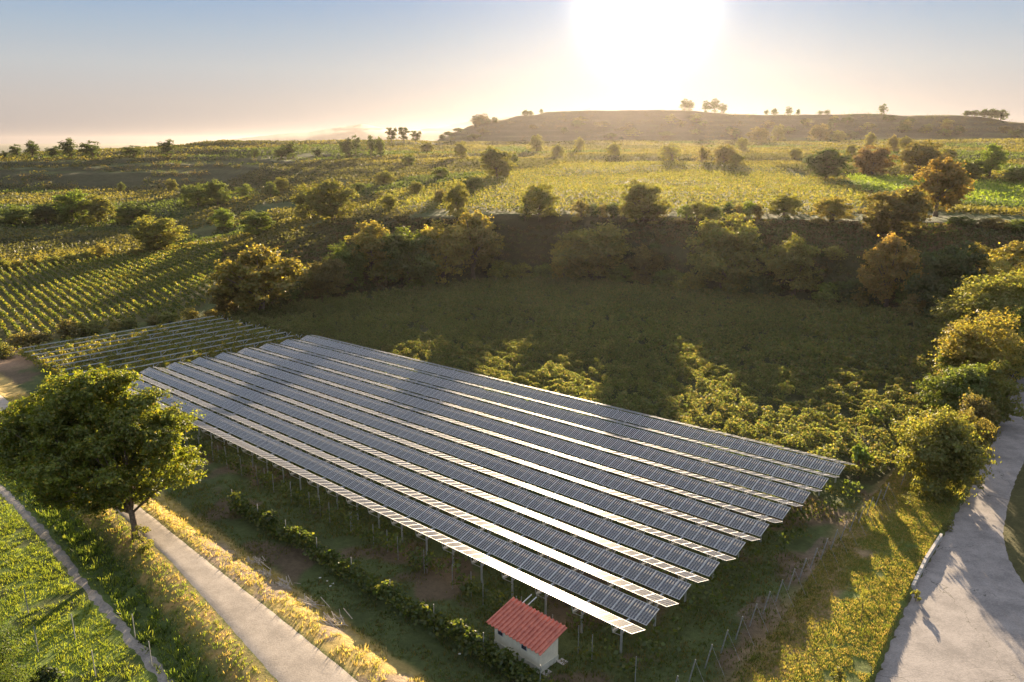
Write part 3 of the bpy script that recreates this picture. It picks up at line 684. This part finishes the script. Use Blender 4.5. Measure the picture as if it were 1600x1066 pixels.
def proto(key, *a, base=.03, **k):
    V, Fq, t, cen = crown_mesh(*a, **k); PROTO[key] = (mesh('crown', V, Fq, [M_leaf], t), trunk_mesh(a[0]+5, cen, base))
proto('broad', 11, 85, 12000, .036, rx=.43, rz=.40, zc=.56, cl=(.06,.12))
proto('tall', 12, 80, 12000, .034, cl=(.06,.11), rx=.36, rz=.45, zc=.54)
proto('bushy', 13, 95, 13000, .036, cl=(.06,.12), rx=.43, rz=.50, zc=.46, low=0, form=.6)
proto('bushy2', 23, 75, 11000, .038, rx=.42, rz=.50, zc=.45, cl=(.06,.14), low=0, form=.4)
proto('open', 14, 34, 6500, .034, rx=.44, rz=.36, zc=.62, cl=(.06,.12), base=.02)
proto('small', 15, 24, 2600, .055, rx=.42, rz=.44, zc=.52, cl=(.1,.19))
proto('shrub', 16, 18, 2000, .07, rx=.44, rz=.5, zc=.42, cl=(.12,.22), low=-.1, form=.3)
HUE = dict(green=(.105,.145,.042), dark=(.055,.085,.032), gold=(.23,.215,.07), orange=(.23,.18,.07), brown=(.155,.145,.065),
           olive=(.165,.18,.058), pale=(.17,.18,.065), lime=(.14,.20,.045), rust=(.15,.105,.055))
def tree(x, yb, yt, w, key, hue, label, group=None, name='tree', cat=None, sink=0.0, hsc=1.0):
    p = hit(x, yb)[0]; d = math.sqrt(p[0]**2+p[1]**2+(CAMZ-p[2])**2); fw = p[1]*cp-(p[2]-CAMZ)*sp_
    m = fw/F; hgt = (yb-yt)*m/ (cos(math.atan2(CAMZ-p[2], math.hypot(p[0], p[1])))**.5)*hsc; wid = w*m/.95
    cat = cat or ('shrub' if key in ('shrub',) else 'tree'); name = 'shrub' if cat == 'shrub' else name
    if key in ('shrub',) and False: pass
    root = obj(name, None, None, (p[0], p[1], p[2]-sink), random.random()*6.28, label=label, category=cat, group=group)
    cr_, tr_ = PROTO[key]; sc = (wid, wid, hgt)
    c = obj('crown' if cat == 'tree' else 'foliage', cr_, root, scale=sc); h = HUE[hue]; j = .85+.3*random.random(); c.color = (h[0]*j, h[1]*j, h[2]*j, 1)
    obj('trunk' if cat == 'tree' else 'stem', tr_, root, scale=sc)
    return root
BIG = [ # x, base y, top y, width, prototype, hue, label
 (412,494,384,150,'broad','gold','large golden brown tree at the corner where bare rails meet the shaded vines'),
 (372,492,405,85,'bushy','brown','lower bushy brown tree leaning against the left side of the large golden tree'),
 (512,468,397,75,'bushy','brown','rounded brown tree just right of the large golden tree on the shaded bank'),
 (580,432,346,92,'broad','gold','golden topped tree high on the bank, left of the pale green tree'),
 (545,445,380,70,'bushy2','green','dark green bush at the bank foot below the golden topped tree'),
 (640,446,352,98,'bushy','green','green tree with a sloping pale top left of the twin golden crowns'),
 (692,440,340,92,'bushy','gold','left one of the two golden crowned trees above the shaded field'),
 (740,434,330,96,'broad','gold','right one of the two golden crowned trees, with a stepped crown'),
 (882,436,370,62,'bushy2','gold','small golden round tree at the left foot of the wide olive tree'),
 (930,438,343,128,'bushy','olive','wide dome of an olive green tree in the middle of the dark bank'),
 (1010,446,385,66,'bushy2','brown','dim brown tree in shade right of the wide olive dome'),
 (1130,456,330,132,'bushy','olive','tallest broad olive tree on the bank, right of centre'),
 (1240,458,370,92,'bushy2','olive','light topped tree with a pointed sprig right of the tallest bank tree'),
 (1384,484,366,104,'broad','orange','orange crowned tree at the back right corner of the shaded field'),
 (1330,476,430,60,'shrub','dark','low dark shrub at the left foot of the orange crowned tree'),
 (1474,500,370,112,'bushy','dark','dark green tree between the orange crowned tree and the roadside trees'),
 (1398,368,286,112,'bushy','brown','broad brown tree at the right end of the golden vineyard terrace'),
 (1462,338,248,94,'broad','orange','tall orange brown tree behind the broad brown tree on the terrace'),
 (1290,284,233,78,'broad','dark','dark round tree standing alone on the golden vineyard crest'),
 (1362,276,226,72,'bushy','rust','reddish bushy tree behind the terrace vineyard'),
 (1434,276,222,76,'bushy2','brown','pale brown tree right of the reddish tree behind the terrace'),
 (1545,280,226,52,'tall','lime','bright green tree standing in the far green fields at right'),
 (1516,282,246,52,'bushy','green','low green tree at the left foot of the bright green tree'),
 (1592,290,262,66,'bushy2','green','green bush at the right edge beside the far green field'),
 (520,348,282,92,'broad','olive','yellowish green tree with a pale bare trunk at the left end of the golden terrace'),
 (484,345,290,55,'bushy2','olive','round greyish tree touching the left of the pale trunked tree'),
 (250,394,333,94,'bushy','olive','large round tree at the top edge of the striped vineyard'),
 (352,358,326,40,'bushy2','lime','small bright tree between striped vineyard and the dark slope'),
 (404,368,330,58,'bushy2','green','round green tree right of the small bright tree'),
 (115,348,294,66,'bushy','lime','bright green tree in the tree belt above the left meadow'),
 (155,352,305,60,'bushy2','olive','round olive tree in the middle of the left tree belt'),
 (208,352,316,64,'bushy2','green','dull green tree at the right end of the left tree belt'),
 (72,350,318,44,'bushy2','dark','dark small tree at the left of the left tree belt'),
 (25,352,322,60,'bushy2','green','dark green tree at the left edge of the photo above the meadow'),
 (310,325,288,48,'bushy2','green','round green tree in shade on the middle left slope'),
 (341,322,279,38,'bushy','green','taller green tree at the right of the round one on the left slope'),
 (386,313,288,36,'small','green','small round tree alone on the green left terrace'),
 (423,310,284,26,'small','green','small narrow tree right of the round one on the green left terrace'),
 (843,346,286,66,'bushy2','olive','olive tree at the front edge of the golden terrace, left of the sun streak'),
 (820,345,312,20,'small','dark','narrow dark bush beside the olive tree on the terrace edge'),
 (1003,348,278,80,'bushy','olive','wide hazy tree at the front edge of the golden terrace below the sun'),
 (716,345,284,44,'bushy2','pale','pale glowing tree at the terrace edge above the twin golden crowns'),
 (776,280,227,60,'bushy','olive','rounded olive tree on the middle slope left of centre'),
 (1050,254,224,44,'small','olive','small round tree behind the golden terrace below the sun'),
 (1096,257,230,32,'small','brown','left small tree of the pair behind the golden terrace'),
 (1130,258,227,42,'bushy2','brown','right larger tree of the pair behind the golden terrace'),
 (1225,338,304,60,'bushy2','olive','low yellowish bush where the golden terrace drops to the bank'),
 (1300,345,308,74,'bushy2','gold','golden bush at the terrace edge left of the broad brown tree'),
 (1582,470,378,120,'broad','gold','golden tree at the right edge behind the roadside trees'),
 (1524,420,378,50,'bushy','gold','small golden crown between the dark tree and the right edge'),
]
for b in BIG: tree(*b)
GR = [('ridge trees along the left skyline', 'small', [(28,247,226,22),(52,249,221,27),(90,249,229,32),(112,249,217,34),(146,249,221,40),(210,246,228,42),(267,246,219,38),(458,247,223,36),(440,250,232,26),(500,246,232,26),(545,247,217,32),(580,245,213,26),(556,242,212,18),(398,246,233,18),(7,249,236,14)],
       'dark small tree on the left skyline ridge'),
      ('feathery trees on the skyline left of the hill', 'open', [(612,226,199,24),(630,226,198,24),(650,226,204,24)], 'feathery tree on the skyline left of the long hill'),
      ('small trees on the hill crest', 'small', [(1070,172,154,20),(1078,172,156,16),(1102,176,158,18),(1116,176,155,22),(1128,177,162,16),(1380,180,163,15),(1231,181,167,14),(1210,181,170,14),(1198,181,172,10),(1247,181,171,9),(1280,180,173,12),(1293,180,172,14),(935,172,164,0)],
       'tiny tree on the crest of the long hill'),
      ('hedge trees at the ends of the hill crest', 'shrub', [(1510,179,170,16),(1523,180,169,18),(1537,180,166,18),(1550,181,165,20),(1564,184,166,20),(820,181,171,16),(828,181,172,12),(752,195,184,14),(762,194,184,14),(772,191,182,14),(846,178,169,7),(700,211,203,16),(716,206,199,18),(690,217,209,12)],
       'dark bush where the long hill meets the sky'),
      ('round bushes on the middle slopes', 'bushy2', [(1280,222,195,38),(1310,222,205,26),(1185,224,200,36),(1215,222,196,24),(1150,262,240,26),(1242,250,232,24),(1395,240,212,22),(1358,232,208,20),(1330,246,226,22),(640,260,242,24),(690,280,262,30),(600,292,268,40),(560,300,286,30),(440,300,278,30),
                      (720,250,222,26),(838,240,212,26),(870,248,226,26),(960,246,224,26),(1160,236,216,22),(1450,258,226,34),(1480,256,232,30),(1415,236,214,26),(270,300,280,20),(292,322,290,20),(190,300,285,14),(595,246,216,20),(800,262,240,24),(690,320,296,26),(650,306,284,28),(610,330,304,32),(668,240,222,24),(905,238,216,20),(740,300,276,36)],
       'round hazy bush on the terraces below the long hill'),
      ('hedge bushes above the striped vineyard', 'shrub', [(160,402,376,28),(55,414,396,26),(25,420,404,30),(85,414,398,28),(110,410,394,30),(135,406,392,24),(5,424,402,24),(300,390,376,24),(210,400,388,24),(330,350,338,20)],
       'low hedge bush along the top edge of the striped vineyard'),
      ('bushes between the striped vineyard and the rails', 'shrub', [(35,545,515,44),(62,540,512,40),(105,528,494,42),(130,524,500,34),(150,520,498,34),(205,512,494,34),(240,506,490,30),(265,504,484,34),(300,500,478,34),(330,496,482,30),(8,560,530,40),(180,516,500,26)],
       'pale rounded bush between the striped vineyard and the bare rails'),
      ('scrub on the dark bank', 'shrub', [(x, y, y-h, w) for x, y, h, w in [(455,470,34,40),(610,440,40,60),(660,452,34,50),(780,438,36,50),(815,440,34,50),(850,442,34,46),(970,446,40,60),(1045,455,40,60),(1080,460,40,50),(1180,466,46,60),(1200,468,36,50),(1290,474,40,60),(1335,482,36,50),(1430,500,50,60),(1420,480,50,50),
                     (900,346,9,24),(1060,350,10,30),(1110,345,14,24),(1280,350,10,36),(1500,352,16,44),(1550,356,18,50),(1590,360,20,50),(480,440,26,30),(430,350,12,30),(590,360,12,44),(630,345,12,40),
                     (440,400,12,20),(560,420,30,34),(1020,400,24,34),(1300,405,24,40),(1260,400,20,30)]],
       'dark scrub bush on the shaded bank')]
GR.append(('bushes along the edge of the golden terrace', 'shrub', [(x, 339+(x-900)*.012, 339+(x-900)*.012-(22+11*((x*7) % 13)/13), 22+(x*5) % 11) for x in list(range(908, 1036, 17))+list(range(1072, 1200, 16))], 'low bush at the lower edge of the golden terrace'))  # some real bushes, more added and raised to shade the vine field
_g = np.random.default_rng(5)
GR.append(('hazy bushes on the face of the long hill', 'small', [(int(x), 0+y, y-h, w) for x, y, h, w in zip(_g.uniform(700, 1590, 46), _g.uniform(186, 218, 46), _g.uniform(6, 15, 46), _g.uniform(12, 30, 46)) if y > 176+12 and x > 740]+[(x, 190+(x % 7)*3, 180+(x % 7)*3, 24) for x in range(1200, 1500, 31)], 'hazy bush on the face of the long hill'))
hs = ['dark','green','brown','olive']
for group, key, L, lab in GR:
    for i, (x, yb, yt, w) in enumerate(sorted([q for q in L if q[3] > 0])):
        hue = random.choice({'hedge bushes above the striped vineyard': ['olive','gold','green'], 'bushes between the striped vineyard and the rails': ['gold','pale','olive','brown']}.get(group, hs))
        if key == 'bushy2': hue = random.choice(['olive','olive','pale','brown','green'])
        if 'crest' in group or 'skyline' in group: hue = 'dark'
        tree(x, yb, yt, w, key, hue, f'{ORD[i]} {lab}, counting from the left', group, cat='shrub' if key == 'shrub' else 'tree')
# roadside trees at right: detailed crowns of their own
def own_tree(x, yb, yt, w, seed, K, n, leafm, hue, label, cat='tree', trunk=True, loc=None, wid=None, hgt=None, **k):
    p = hit(x, yb)[0] if loc is None else np.array(loc)
    if wid is None:
        fw = p[1]*cp-(p[2]-CAMZ)*sp_; m = fw/F; el = math.atan2(CAMZ-p[2], math.hypot(p[0], p[1])); wid = w*m/.95; hgt = (yb-yt)*m/cos(el)*.93
    V, Fq, t, cen = crown_mesh(seed, K, n, leafm/max(wid, hgt), **k); root = obj('tree' if cat == 'tree' else 'shrub', None, None, p, label=label, category=cat)
    c = obj('crown' if cat == 'tree' else 'foliage', mesh('crown', V, Fq, [M_leaf], t), root, scale=(wid, wid, hgt)); c.color = (*HUE[hue], 1)
    obj('trunk' if cat == 'tree' else 'stem', trunk_mesh(seed+1, cen, .03), root, scale=(wid, wid, hgt)); print(label, 'w', wid, 'h', hgt); return root
own_tree(1545,560,420,170, 31, 110, 34000, .40, 'olive', 'large golden green tree at the right roadside, tallest of the row', rz=.5, zc=.47, form=.5)
own_tree(1522,610,478,140, 32, 90, 26000, .34, 'gold', 'golden tree just in front of the tallest roadside tree', rz=.5, zc=.47, form=.5)
own_tree(1600,500,385,140, 33, 70, 18000, .42, 'orange', 'orange tinged tree at the right edge behind the tallest roadside tree', rz=.5, zc=.47, form=.5)
own_tree(1500,660,560,112, 34, 60, 20000, .28, 'green', 'rounded green bush tree between the golden tree and the near roadside shrub', rz=.5, zc=.47, form=.4)
own_tree(1466,772,632,126, 35, 90, 30000, .24, 'olive', 'big brownish shrub nearest the camera in the roadside row', cat='shrub', rz=.5, zc=.46, form=.3, low=-.1)
own_tree(1510,735,625,60, 36, 40, 10000, .26, 'brown', 'grey brown shrub behind the big near shrub beside the right road', cat='shrub', rz=.5, zc=.46, form=.3)
own_tree(1582,590,470,90, 44, 60, 14000, .36, 'green', 'green tree overhanging the right road at the frame edge', rz=.5, zc=.47, form=.4)
own_tree(1550,660,560,76, 45, 50, 12000, .32, 'olive', 'olive bush on the road side of the roadside hedge, below the tallest tree', rz=.5, zc=.46, form=.4)
own_tree(1520,700,610,70, 46, 50, 10000, .28, 'brown', 'dull brown bush at the road edge behind the big near shrub', cat='shrub', rz=.5, zc=.46, form=.3)
own_tree(1500,610,530,84, 47, 60, 12000, .32, 'green', 'dull green bush on the field side of the roadside hedge below the tallest tree', rz=.5, zc=.46, form=.4)
own_tree(1445,735,640,60, 48, 50, 9000, .24, 'gold', 'pale yellow bush joined to the field side of the big near shrub', cat='shrub', rz=.5, zc=.46, form=.3)
own_tree(1560,520,400,90, 49, 60, 12000, .38, 'gold', 'yellow crowned tree rising behind the tallest roadside tree', rz=.5, zc=.46, form=.4)
own_tree(1340,748,690,44, 37, 24, 900, .34, 'lime', 'young leafy tree with thin stem at the edge of the shaded vine field', cl=(.06,.12), zc=.7, rz=.26)
own_tree(1362,672,634,30, 38, 16, 500, .34, 'lime', 'smaller young tree further along the edge of the shaded vine field', cl=(.06,.12), zc=.7, rz=.26)
# big walnut tree at left
tb = hit(203, 846)[0]; print('walnut base', tb)
def walnut():
    g = np.random.default_rng(91); tx, ty = tb[0]+.2, tb[1]+.6; tz = float(Z(tx, ty))
    root = obj('tree', None, None, (tx, ty, tz), label='big dense walnut tree in the left foreground beside the near road', category='tree')
    # crown clumps set in metres; crown leans to the left of the trunk
    cen = []; rd = []
    for i in range(300):
        p = g.normal(size=3); p /= np.linalg.norm(p); q = p*(g.random()**.4)
        z = 8.2+q[2]*(6.3 if q[2] > 0 else 6.6); wv = 1-.25*max(0, q[2])-.18*max(0, -q[2])
        cen.append((-3.7+q[0]*8.8*wv+.7*g.normal(), 2.4+q[1]*5.8*wv+.4*g.normal(), z)); rd.append(.55+.8*g.random())
    cen = np.array(cen); rd = np.array(rd); K = len(cen); n = 190000
    w = rd**2; pick = g.choice(K, n, p=w/w.sum()); d = g.normal(size=(n, 3)); d /= np.linalg.norm(d, axis=1)[:, None]
    ns = 12; sd = g.normal(size=(K, ns, 3)); sd /= np.linalg.norm(sd, axis=2)[..., None]; isp = g.random(n) < .45; si = g.integers(0, ns, n); d = np.where(isp[:, None], sd[pick, si]+.14*d, d)
    c = cen[pick]+d*(rd[pick]*np.where(isp, .5+1.25*g.random(n), .35+.65*g.random(n)**.5))[:, None]*np.array([1, 1, .7]); c[:, 2] = np.maximum(c[:, 2], 1.5+1.2*g.random(n))
    nr = d+g.normal(size=(n, 3))*.6; nr[:, 2] += .3; V, Fq = quads(c, .27, nr, aspect=.55)
    cols = np.array([(.13,.165,.025),(.17,.19,.028),(.10,.135,.025),(.24,.20,.035)]); kt = .8+.4*g.random(K)
    t = cols[g.choice(4, n, p=(.36,.3,.26,.08))]*kt[pick][:, None]*(.8+.4*g.random((n, 1)))
    obj('crown', mesh('crown', V, Fq, [M_leaf], t), root)
    b = MB(); b.tube([(0,0,-.3), (.05,.02,1.2), (-.1,.1,2.4), (-.6,.4,4.2), (-1.6,1.2,7.5)], [.36,.27,.24,.18,.06], 11)
    for i in g.choice(K, 34, replace=False):
        q = cen[i]; s = np.array((-.1,.1,2.3)) if g.random() < .5 else np.array((-.6,.4,4.2)); mid = s+(q-s)*.5+np.array((0,0,.35))
        b.tube([s, mid, q], [.12,.07,.02], 6)
    obj('trunk', b.build('trunk', [M_bark], smooth=True), root)
walnut()
own_tree(225,860,815,34, 41, 14, 1400, .16, 'olive', 'small weedy bush at the foot of the walnut trunk', cat='shrub', rz=.5, zc=.46, low=-.1)
own_tree(5,1150,925,120, 42, 70, 16000, .16, 'dark', 'dark leafy shrub in the bottom left corner', cat='shrub', rz=.5, zc=.46, low=-.1, form=.3)
own_tree(85,1110,1040,60, 43, 24, 4000, .18, 'dark', 'smaller dark shrub at the right of the bottom left shrub', cat='shrub', rz=.5, zc=.46, low=-.1, form=.3)
for i, (x, y) in enumerate(((238,1045),(212,1000),(150,1060),(118,1000),(60,1020),(45,960))):
    p = hit(x, y)[0]; obj('vine_stake', st_me, None, tuple(p), label=f'{ORD[i]} thin grey stake from the right in the bottom left green plot', category='stake', group='thin stakes in the bottom left plot')

# ---------------------------------------------------------------- scrub, grass, debris
def scatter_stuff(name, cx, cy, h, nleaf, spread, leaf, cols, label, cat, up=.3, aspect=.8):
    n = len(cx); c = np.repeat(np.stack([cx, cy, Z(cx, cy)], -1), nleaf, 0); sp = np.repeat(np.broadcast_to(spread, (n,)), nleaf); hh = np.repeat(np.broadcast_to(h, (n,)), nleaf)
    a = rng.normal(size=(len(c), 3)); a /= np.linalg.norm(a, axis=1)[:, None]; rad = rng.random(len(c))**.4
    c = c+np.stack([a[:, 0]*sp*rad, a[:, 1]*sp*rad, np.abs(a[:, 2])*hh*rad], -1)
    V, Fq = quads(c, leaf, up=up, aspect=aspect); cols = np.array(cols); t = np.repeat(cols[rng.integers(0, len(cols), n)], nleaf, 0)*(.75+.5*rng.random((len(c), 1)))
    return obj(name, mesh(name, V, Fq, [M_leaf], t), kind='stuff', label=label, category=cat)
# bank and risers
N0 = 60000; azr = (rng.random(N0)*90-45)*pi/180; rr = 150+rng.random(N0)*130; xs, ys = rr*np.sin(azr), rr*np.cos(azr)
rA = np.interp(azr, caz, cr[:, 0]); rB = np.interp(azr, caz, cr[:, 2]); m = (rr > rA+1) & (rr < rB-2) & (azr > radians(-21)) & (fbm(xs, ys, 14, 2) > .15)
i = np.where(m)[0][:13000]
scatter_stuff('bank_scrub', xs[i], ys[i], .4+.8*rng.random(len(i)), 16, .8+.6*rng.random(len(i)), .5, [(.05,.06,.02),(.07,.06,.03),(.06,.08,.025),(.09,.065,.04)], 'dark tangled scrub covering the steep bank', 'scrub')
azr = (rng.random(N0)*84-42)*pi/180; rr = 260*np.exp(rng.random(N0)*math.log(1150/260)); xs, ys = rr*np.sin(azr), rr*np.cos(azr); rk = riser(xs, ys)
m = (rk > .2) & (fbm(xs, ys, 30, 2) > .42); i = np.where(m)[0][:9000]; sz = .5+rr[i]/500
scatter_stuff('hillside_scrub', xs[i], ys[i], (1.0+1.4*rng.random(len(i)))*sz, 20, (1.2+1.2*rng.random(len(i)))*sz, .8, [(.06,.07,.022),(.08,.07,.03),(.07,.09,.025),(.10,.08,.035)], 'scattered scrub on the terrace banks of the far slopes', 'scrub')
azr = (rng.random(500000)*86-43)*pi/180; rr = 235*np.exp(rng.random(500000)*math.log(900/235)); xs, ys = rr*np.sin(azr), rr*np.cos(azr)
pat = fbm(xs+300, ys, 45, 2); m = (pat > .2) & ~((azr < radians(-13)) & (rr > 585) & (rr < 672) & (riser(xs, ys) > .05)) & ~inpoly(P_upper, xs, ys) & ~inpoly(P_rfield, xs, ys) & ~inpoly(P_left_vines, xs, ys) & (rr > np.where(azr < radians(-13), np.interp(azr, caz, cr[:, 1]), np.interp(azr, caz, cr[:, 2])-2)) & (riser(xs, ys) < .3)
xs, ys, rr, pat = xs[m][:240000], ys[m][:240000], rr[m][:240000], pat[m][:240000]
c3 = np.stack([xs, ys, Z(xs, ys)+rng.random(len(xs))*1.5], -1); V, Fq = quads(c3, .45+rr/700, up=.3, aspect=.85)
pc = np.array([(.055,.08,.025),(.09,.09,.032),(.11,.105,.035),(.06,.065,.03)]); t = pc[np.clip((fbm(xs, ys, 60, 1)*6-1).astype(int), 0, 3)]*(.7+.5*rng.random((len(xs), 1)))
obj('terrace_vines', mesh('terrace_vines', V, Fq, [M_leaf], t), kind='stuff', label='patchwork of vines and rough growth on the far terraces', category='vines')
# grass blades on the verges and in the near plot
def grass(name, x, y, hgt, wid, cols, label, nb=5):
    n = len(x); x = np.repeat(x, nb)+rng.normal(0, .07, n*nb); y = np.repeat(y, nb)+rng.normal(0, .07, n*nb); h = np.repeat(hgt, nb)*(.6+.7*rng.random(n*nb)); z = Z(x, y)
    a = rng.random(n*nb)*2*pi; l = rng.normal(0, .35, (n*nb, 2))*h[:, None]; w = wid*(.7+.6*rng.random(n*nb))
    dx, dy = np.cos(a)*w/2, np.sin(a)*w/2
    P = np.stack([np.stack([x-dx, y-dy, z-.02], -1), np.stack([x+dx, y+dy, z-.02], -1), np.stack([x+l[:, 0]+dx*.3, y+l[:, 1]+dy*.3, z+h], -1), np.stack([x+l[:, 0]-dx*.3, y+l[:, 1]-dy*.3, z+h], -1)], 1)
    cols = np.array(cols); t = np.repeat(cols[rng.integers(0, len(cols), n)], nb, 0)*(.75+.5*rng.random((n*nb, 1)))
    obj(name, mesh(name, P.reshape(-1, 3), np.arange(4*n*nb).reshape(-1, 4), [M_grass], t), kind='stuff', label=label, category='grass'); print(name, n*nb)
def rand_between(d_lo, d_hi, line, n, box):
    x = box[0]+(box[1]-box[0])*rng.random(n); y = box[2]+(box[3]-box[2])*rng.random(n); d = polyline_side(line, x, y); m = (d > d_lo) & (d < d_hi); return x[m], y[m], d[m]
DRY = [(.34,.26,.11),(.28,.22,.09),(.20,.20,.06)]; GRN = [(.14,.19,.035),(.18,.22,.045),(.10,.15,.03)]; DRY = [(.34,.27,.13),(.28,.22,.11),(.2,.2,.07)]
x, y, d = rand_between(-2.9, -.15, RL_L, 90000, (-75, 6, 26, 125)); grass('dry_grass', x, y, .10+.14*rng.random(len(x)), .05, DRY+GRN, 'short golden grass strip on the left side of the near road')
x, y, d = rand_between(-4.9, -2.7, RL_L, 90000, (-75, 6, 26, 125)); k = fbm(x, y, 1.3, 2) > .24; grass('bank_weeds', x[k], y[k], (.12+.4*rng.random(k.sum()))*(.4+1.2*fbm(x[k], y[k], 1.3, 2)), .08, GRN+[(.05,.08,.02)], 'dark rank weeds on the bank between road and gravel path')
x, y, d = rand_between(-22, -5.0, RL_L, 150000, (-75, 0, 22, 100)); k = fbm(x, y, 1.1, 2) > .3
k &= polyline_side(FP_A, x, y) < 90; pa = np.abs(np.minimum(np.abs(polyline_side([(a-10, b-8) for a, b in FP_A], x, y)), 9)); k &= pa > .0
gp = shifted(FP_A); gq = (shifted(FP_A)+shifted(FP_B))/2
def near_line(Q, x, y):
    b = np.full(x.shape, 1e9)
    for p, q in zip(Q[:-1], Q[1:]):
        e = q-p; t = np.clip(((x-p[0])*e[0]+(y-p[1])*e[1])/(e@e), 0, 1); b = np.minimum(b, np.hypot(x-p[0]-t*e[0], y-p[1]-t*e[1]))
    return b
k &= near_line(gq, x, y) > .55
grass('meadow_grass', x[k], y[k], (.05+.16*rng.random(k.sum()))*(.5+1.1*fbm(x[k], y[k], 1.1, 2)), .055, [(.14,.19,.03),(.18,.21,.04),(.11,.15,.03)], 'bright green clumpy grass left of the gravel path', 4)
x, y, d = rand_between(.2, 3.4, RL_R, 110000, (-75, 16, 26, 125)); k = (fbm(x, y, 1.8, 2) > .36); grass('dry_weeds', x[k], y[k], (.08+.2*rng.random(k.sum()))*(.6+.9*fbm(x[k], y[k], 1.1, 2)), .045, DRY+[(.16,.17,.05),(.38,.32,.22)], 'dry straw weeds on the right side of the near road')
x, y, d = rand_between(-6.6, -.1, RR_L, 330000, (12, 60, 30, 95)); nn_ = fbm(x, y, 1.5, 2); k = nn_ > .25; grass('verge_grass', x[k], y[k], (.04+.09*rng.random(k.sum()))*(.4+1.3*nn_[k]), .032, [(.13,.17,.04),(.17,.19,.05),(.11,.14,.035)]+DRY, 'green and straw coloured tussocks on the verge beside the right road')
x = rng.random(170000)*110-60; y = 30+rng.random(170000)*110; u, v = xy2uv(x, y); dl = polyline_side(RL_R, x, y); dr = polyline_side(RR_L, x, y)
k = (dl > 3.2) & (dr < -5.2) & (v < 36) & (u > -30) & (u < 135) & (fbm(x, y, 3, 2) > .36); grass('field_grass', x[k], y[k], (.05+.2*rng.random(k.sum()))*(.4+1.3*fbm(x[k], y[k], 2, 2)), .07, [(.07,.10,.025),(.09,.11,.03),(.13,.11,.05)], 'thin shaded grass on the ground round the panels', 3)
# weeds standing in the right verge
for i, (x, yb, yt, w, lab) in enumerate(((1345,972,915,20,'tall straggly weed standing in the middle of the right verge'),(1430,940,920,16,'low weed overhanging the right road edge below the kerb'),(1310,1066,1040,26,'leafy weed at the bottom of the right verge'),(1420,790,768,34,'straw coloured weed tuft below the big roadside shrub'),(1480,830,806,22,'reddish weed beside the upper end of the kerb'))):
    own_tree(x, yb, yt, w, 60+i, 10, 500, .12, 'olive', lab, cat='shrub', rz=.5, zc=.46, low=-.1)
# dead branch piles on the verge
for i, (x, y, L) in enumerate(((398,880,1.2),(412,897,1.6),(445,915,1.8),(480,945,2.2),(520,975,2.0))):
    p = hit(x, y)[0]; b = MB(); g = np.random.default_rng(i)
    for j in range(26):
        a = math.atan2(EU[1], EU[0])+g.normal()*.5; l = L*(.3+.5*g.random()); o = g.normal(size=2)*.4
        b.bar((o[0]-cos(a)*l/2, o[1]-sin(a)*l/2, .05+.1*g.random()), (o[0]+cos(a)*l/2, o[1]+sin(a)*l/2, .08+.3*g.random()), .03+.02*g.random())
    obj('brush_pile', b.build('brush_pile', [M_twig]), None, tuple(p), label=f'{ORD[i]} pale heap of dead branches on the roadside verge, counting from the walnut tree', category='brush pile', group='heaps of dead branches on the verge')
for i, (x, y) in enumerate(((500,903),(511,908),(516,916),(520,912),(718,1022))):
    p = hit(x, y)[0]; b = MB(); b.hexa([(-.09,-.05,0),(.08,-.07,0),(.1,.06,.01),(-.07,.08,0),(-.08,-.04,.03),(.07,-.06,.05),(.09,.05,.04),(-.06,.07,.02)])
    obj('paper_scrap', b.build('paper_scrap', [M_litter]), None, tuple(p), label='white scrap in the grass by the vine hedge close to the red-roofed shed' if i == 4 else f'{ORD[i]} white scrap from the left in the grass between vine hedge and road', category='litter', group='white scraps in the grass')

# ---------------------------------------------------------------- haze
hb = MB(); hb.box((-13000,-3000,-26), (26000,0,0), (0,17000,0), (0,0,146)); hm = bpy.data.materials.new('haze'); hm.use_nodes = True; ht = hm.node_tree; ht.nodes.clear()
ho = N(ht, 'OutputMaterial'); pv = N(ht, 'VolumePrincipled'); pv.inputs['Density'].default_value = .000036; pv.inputs['Anisotropy'].default_value = .72
pv.inputs['Color'].default_value = (.50,.46,.45,1); ht.links.new(pv.outputs[0], ho.inputs['Volume'])
obj('haze', hb.build('haze', [hm]), kind='stuff')
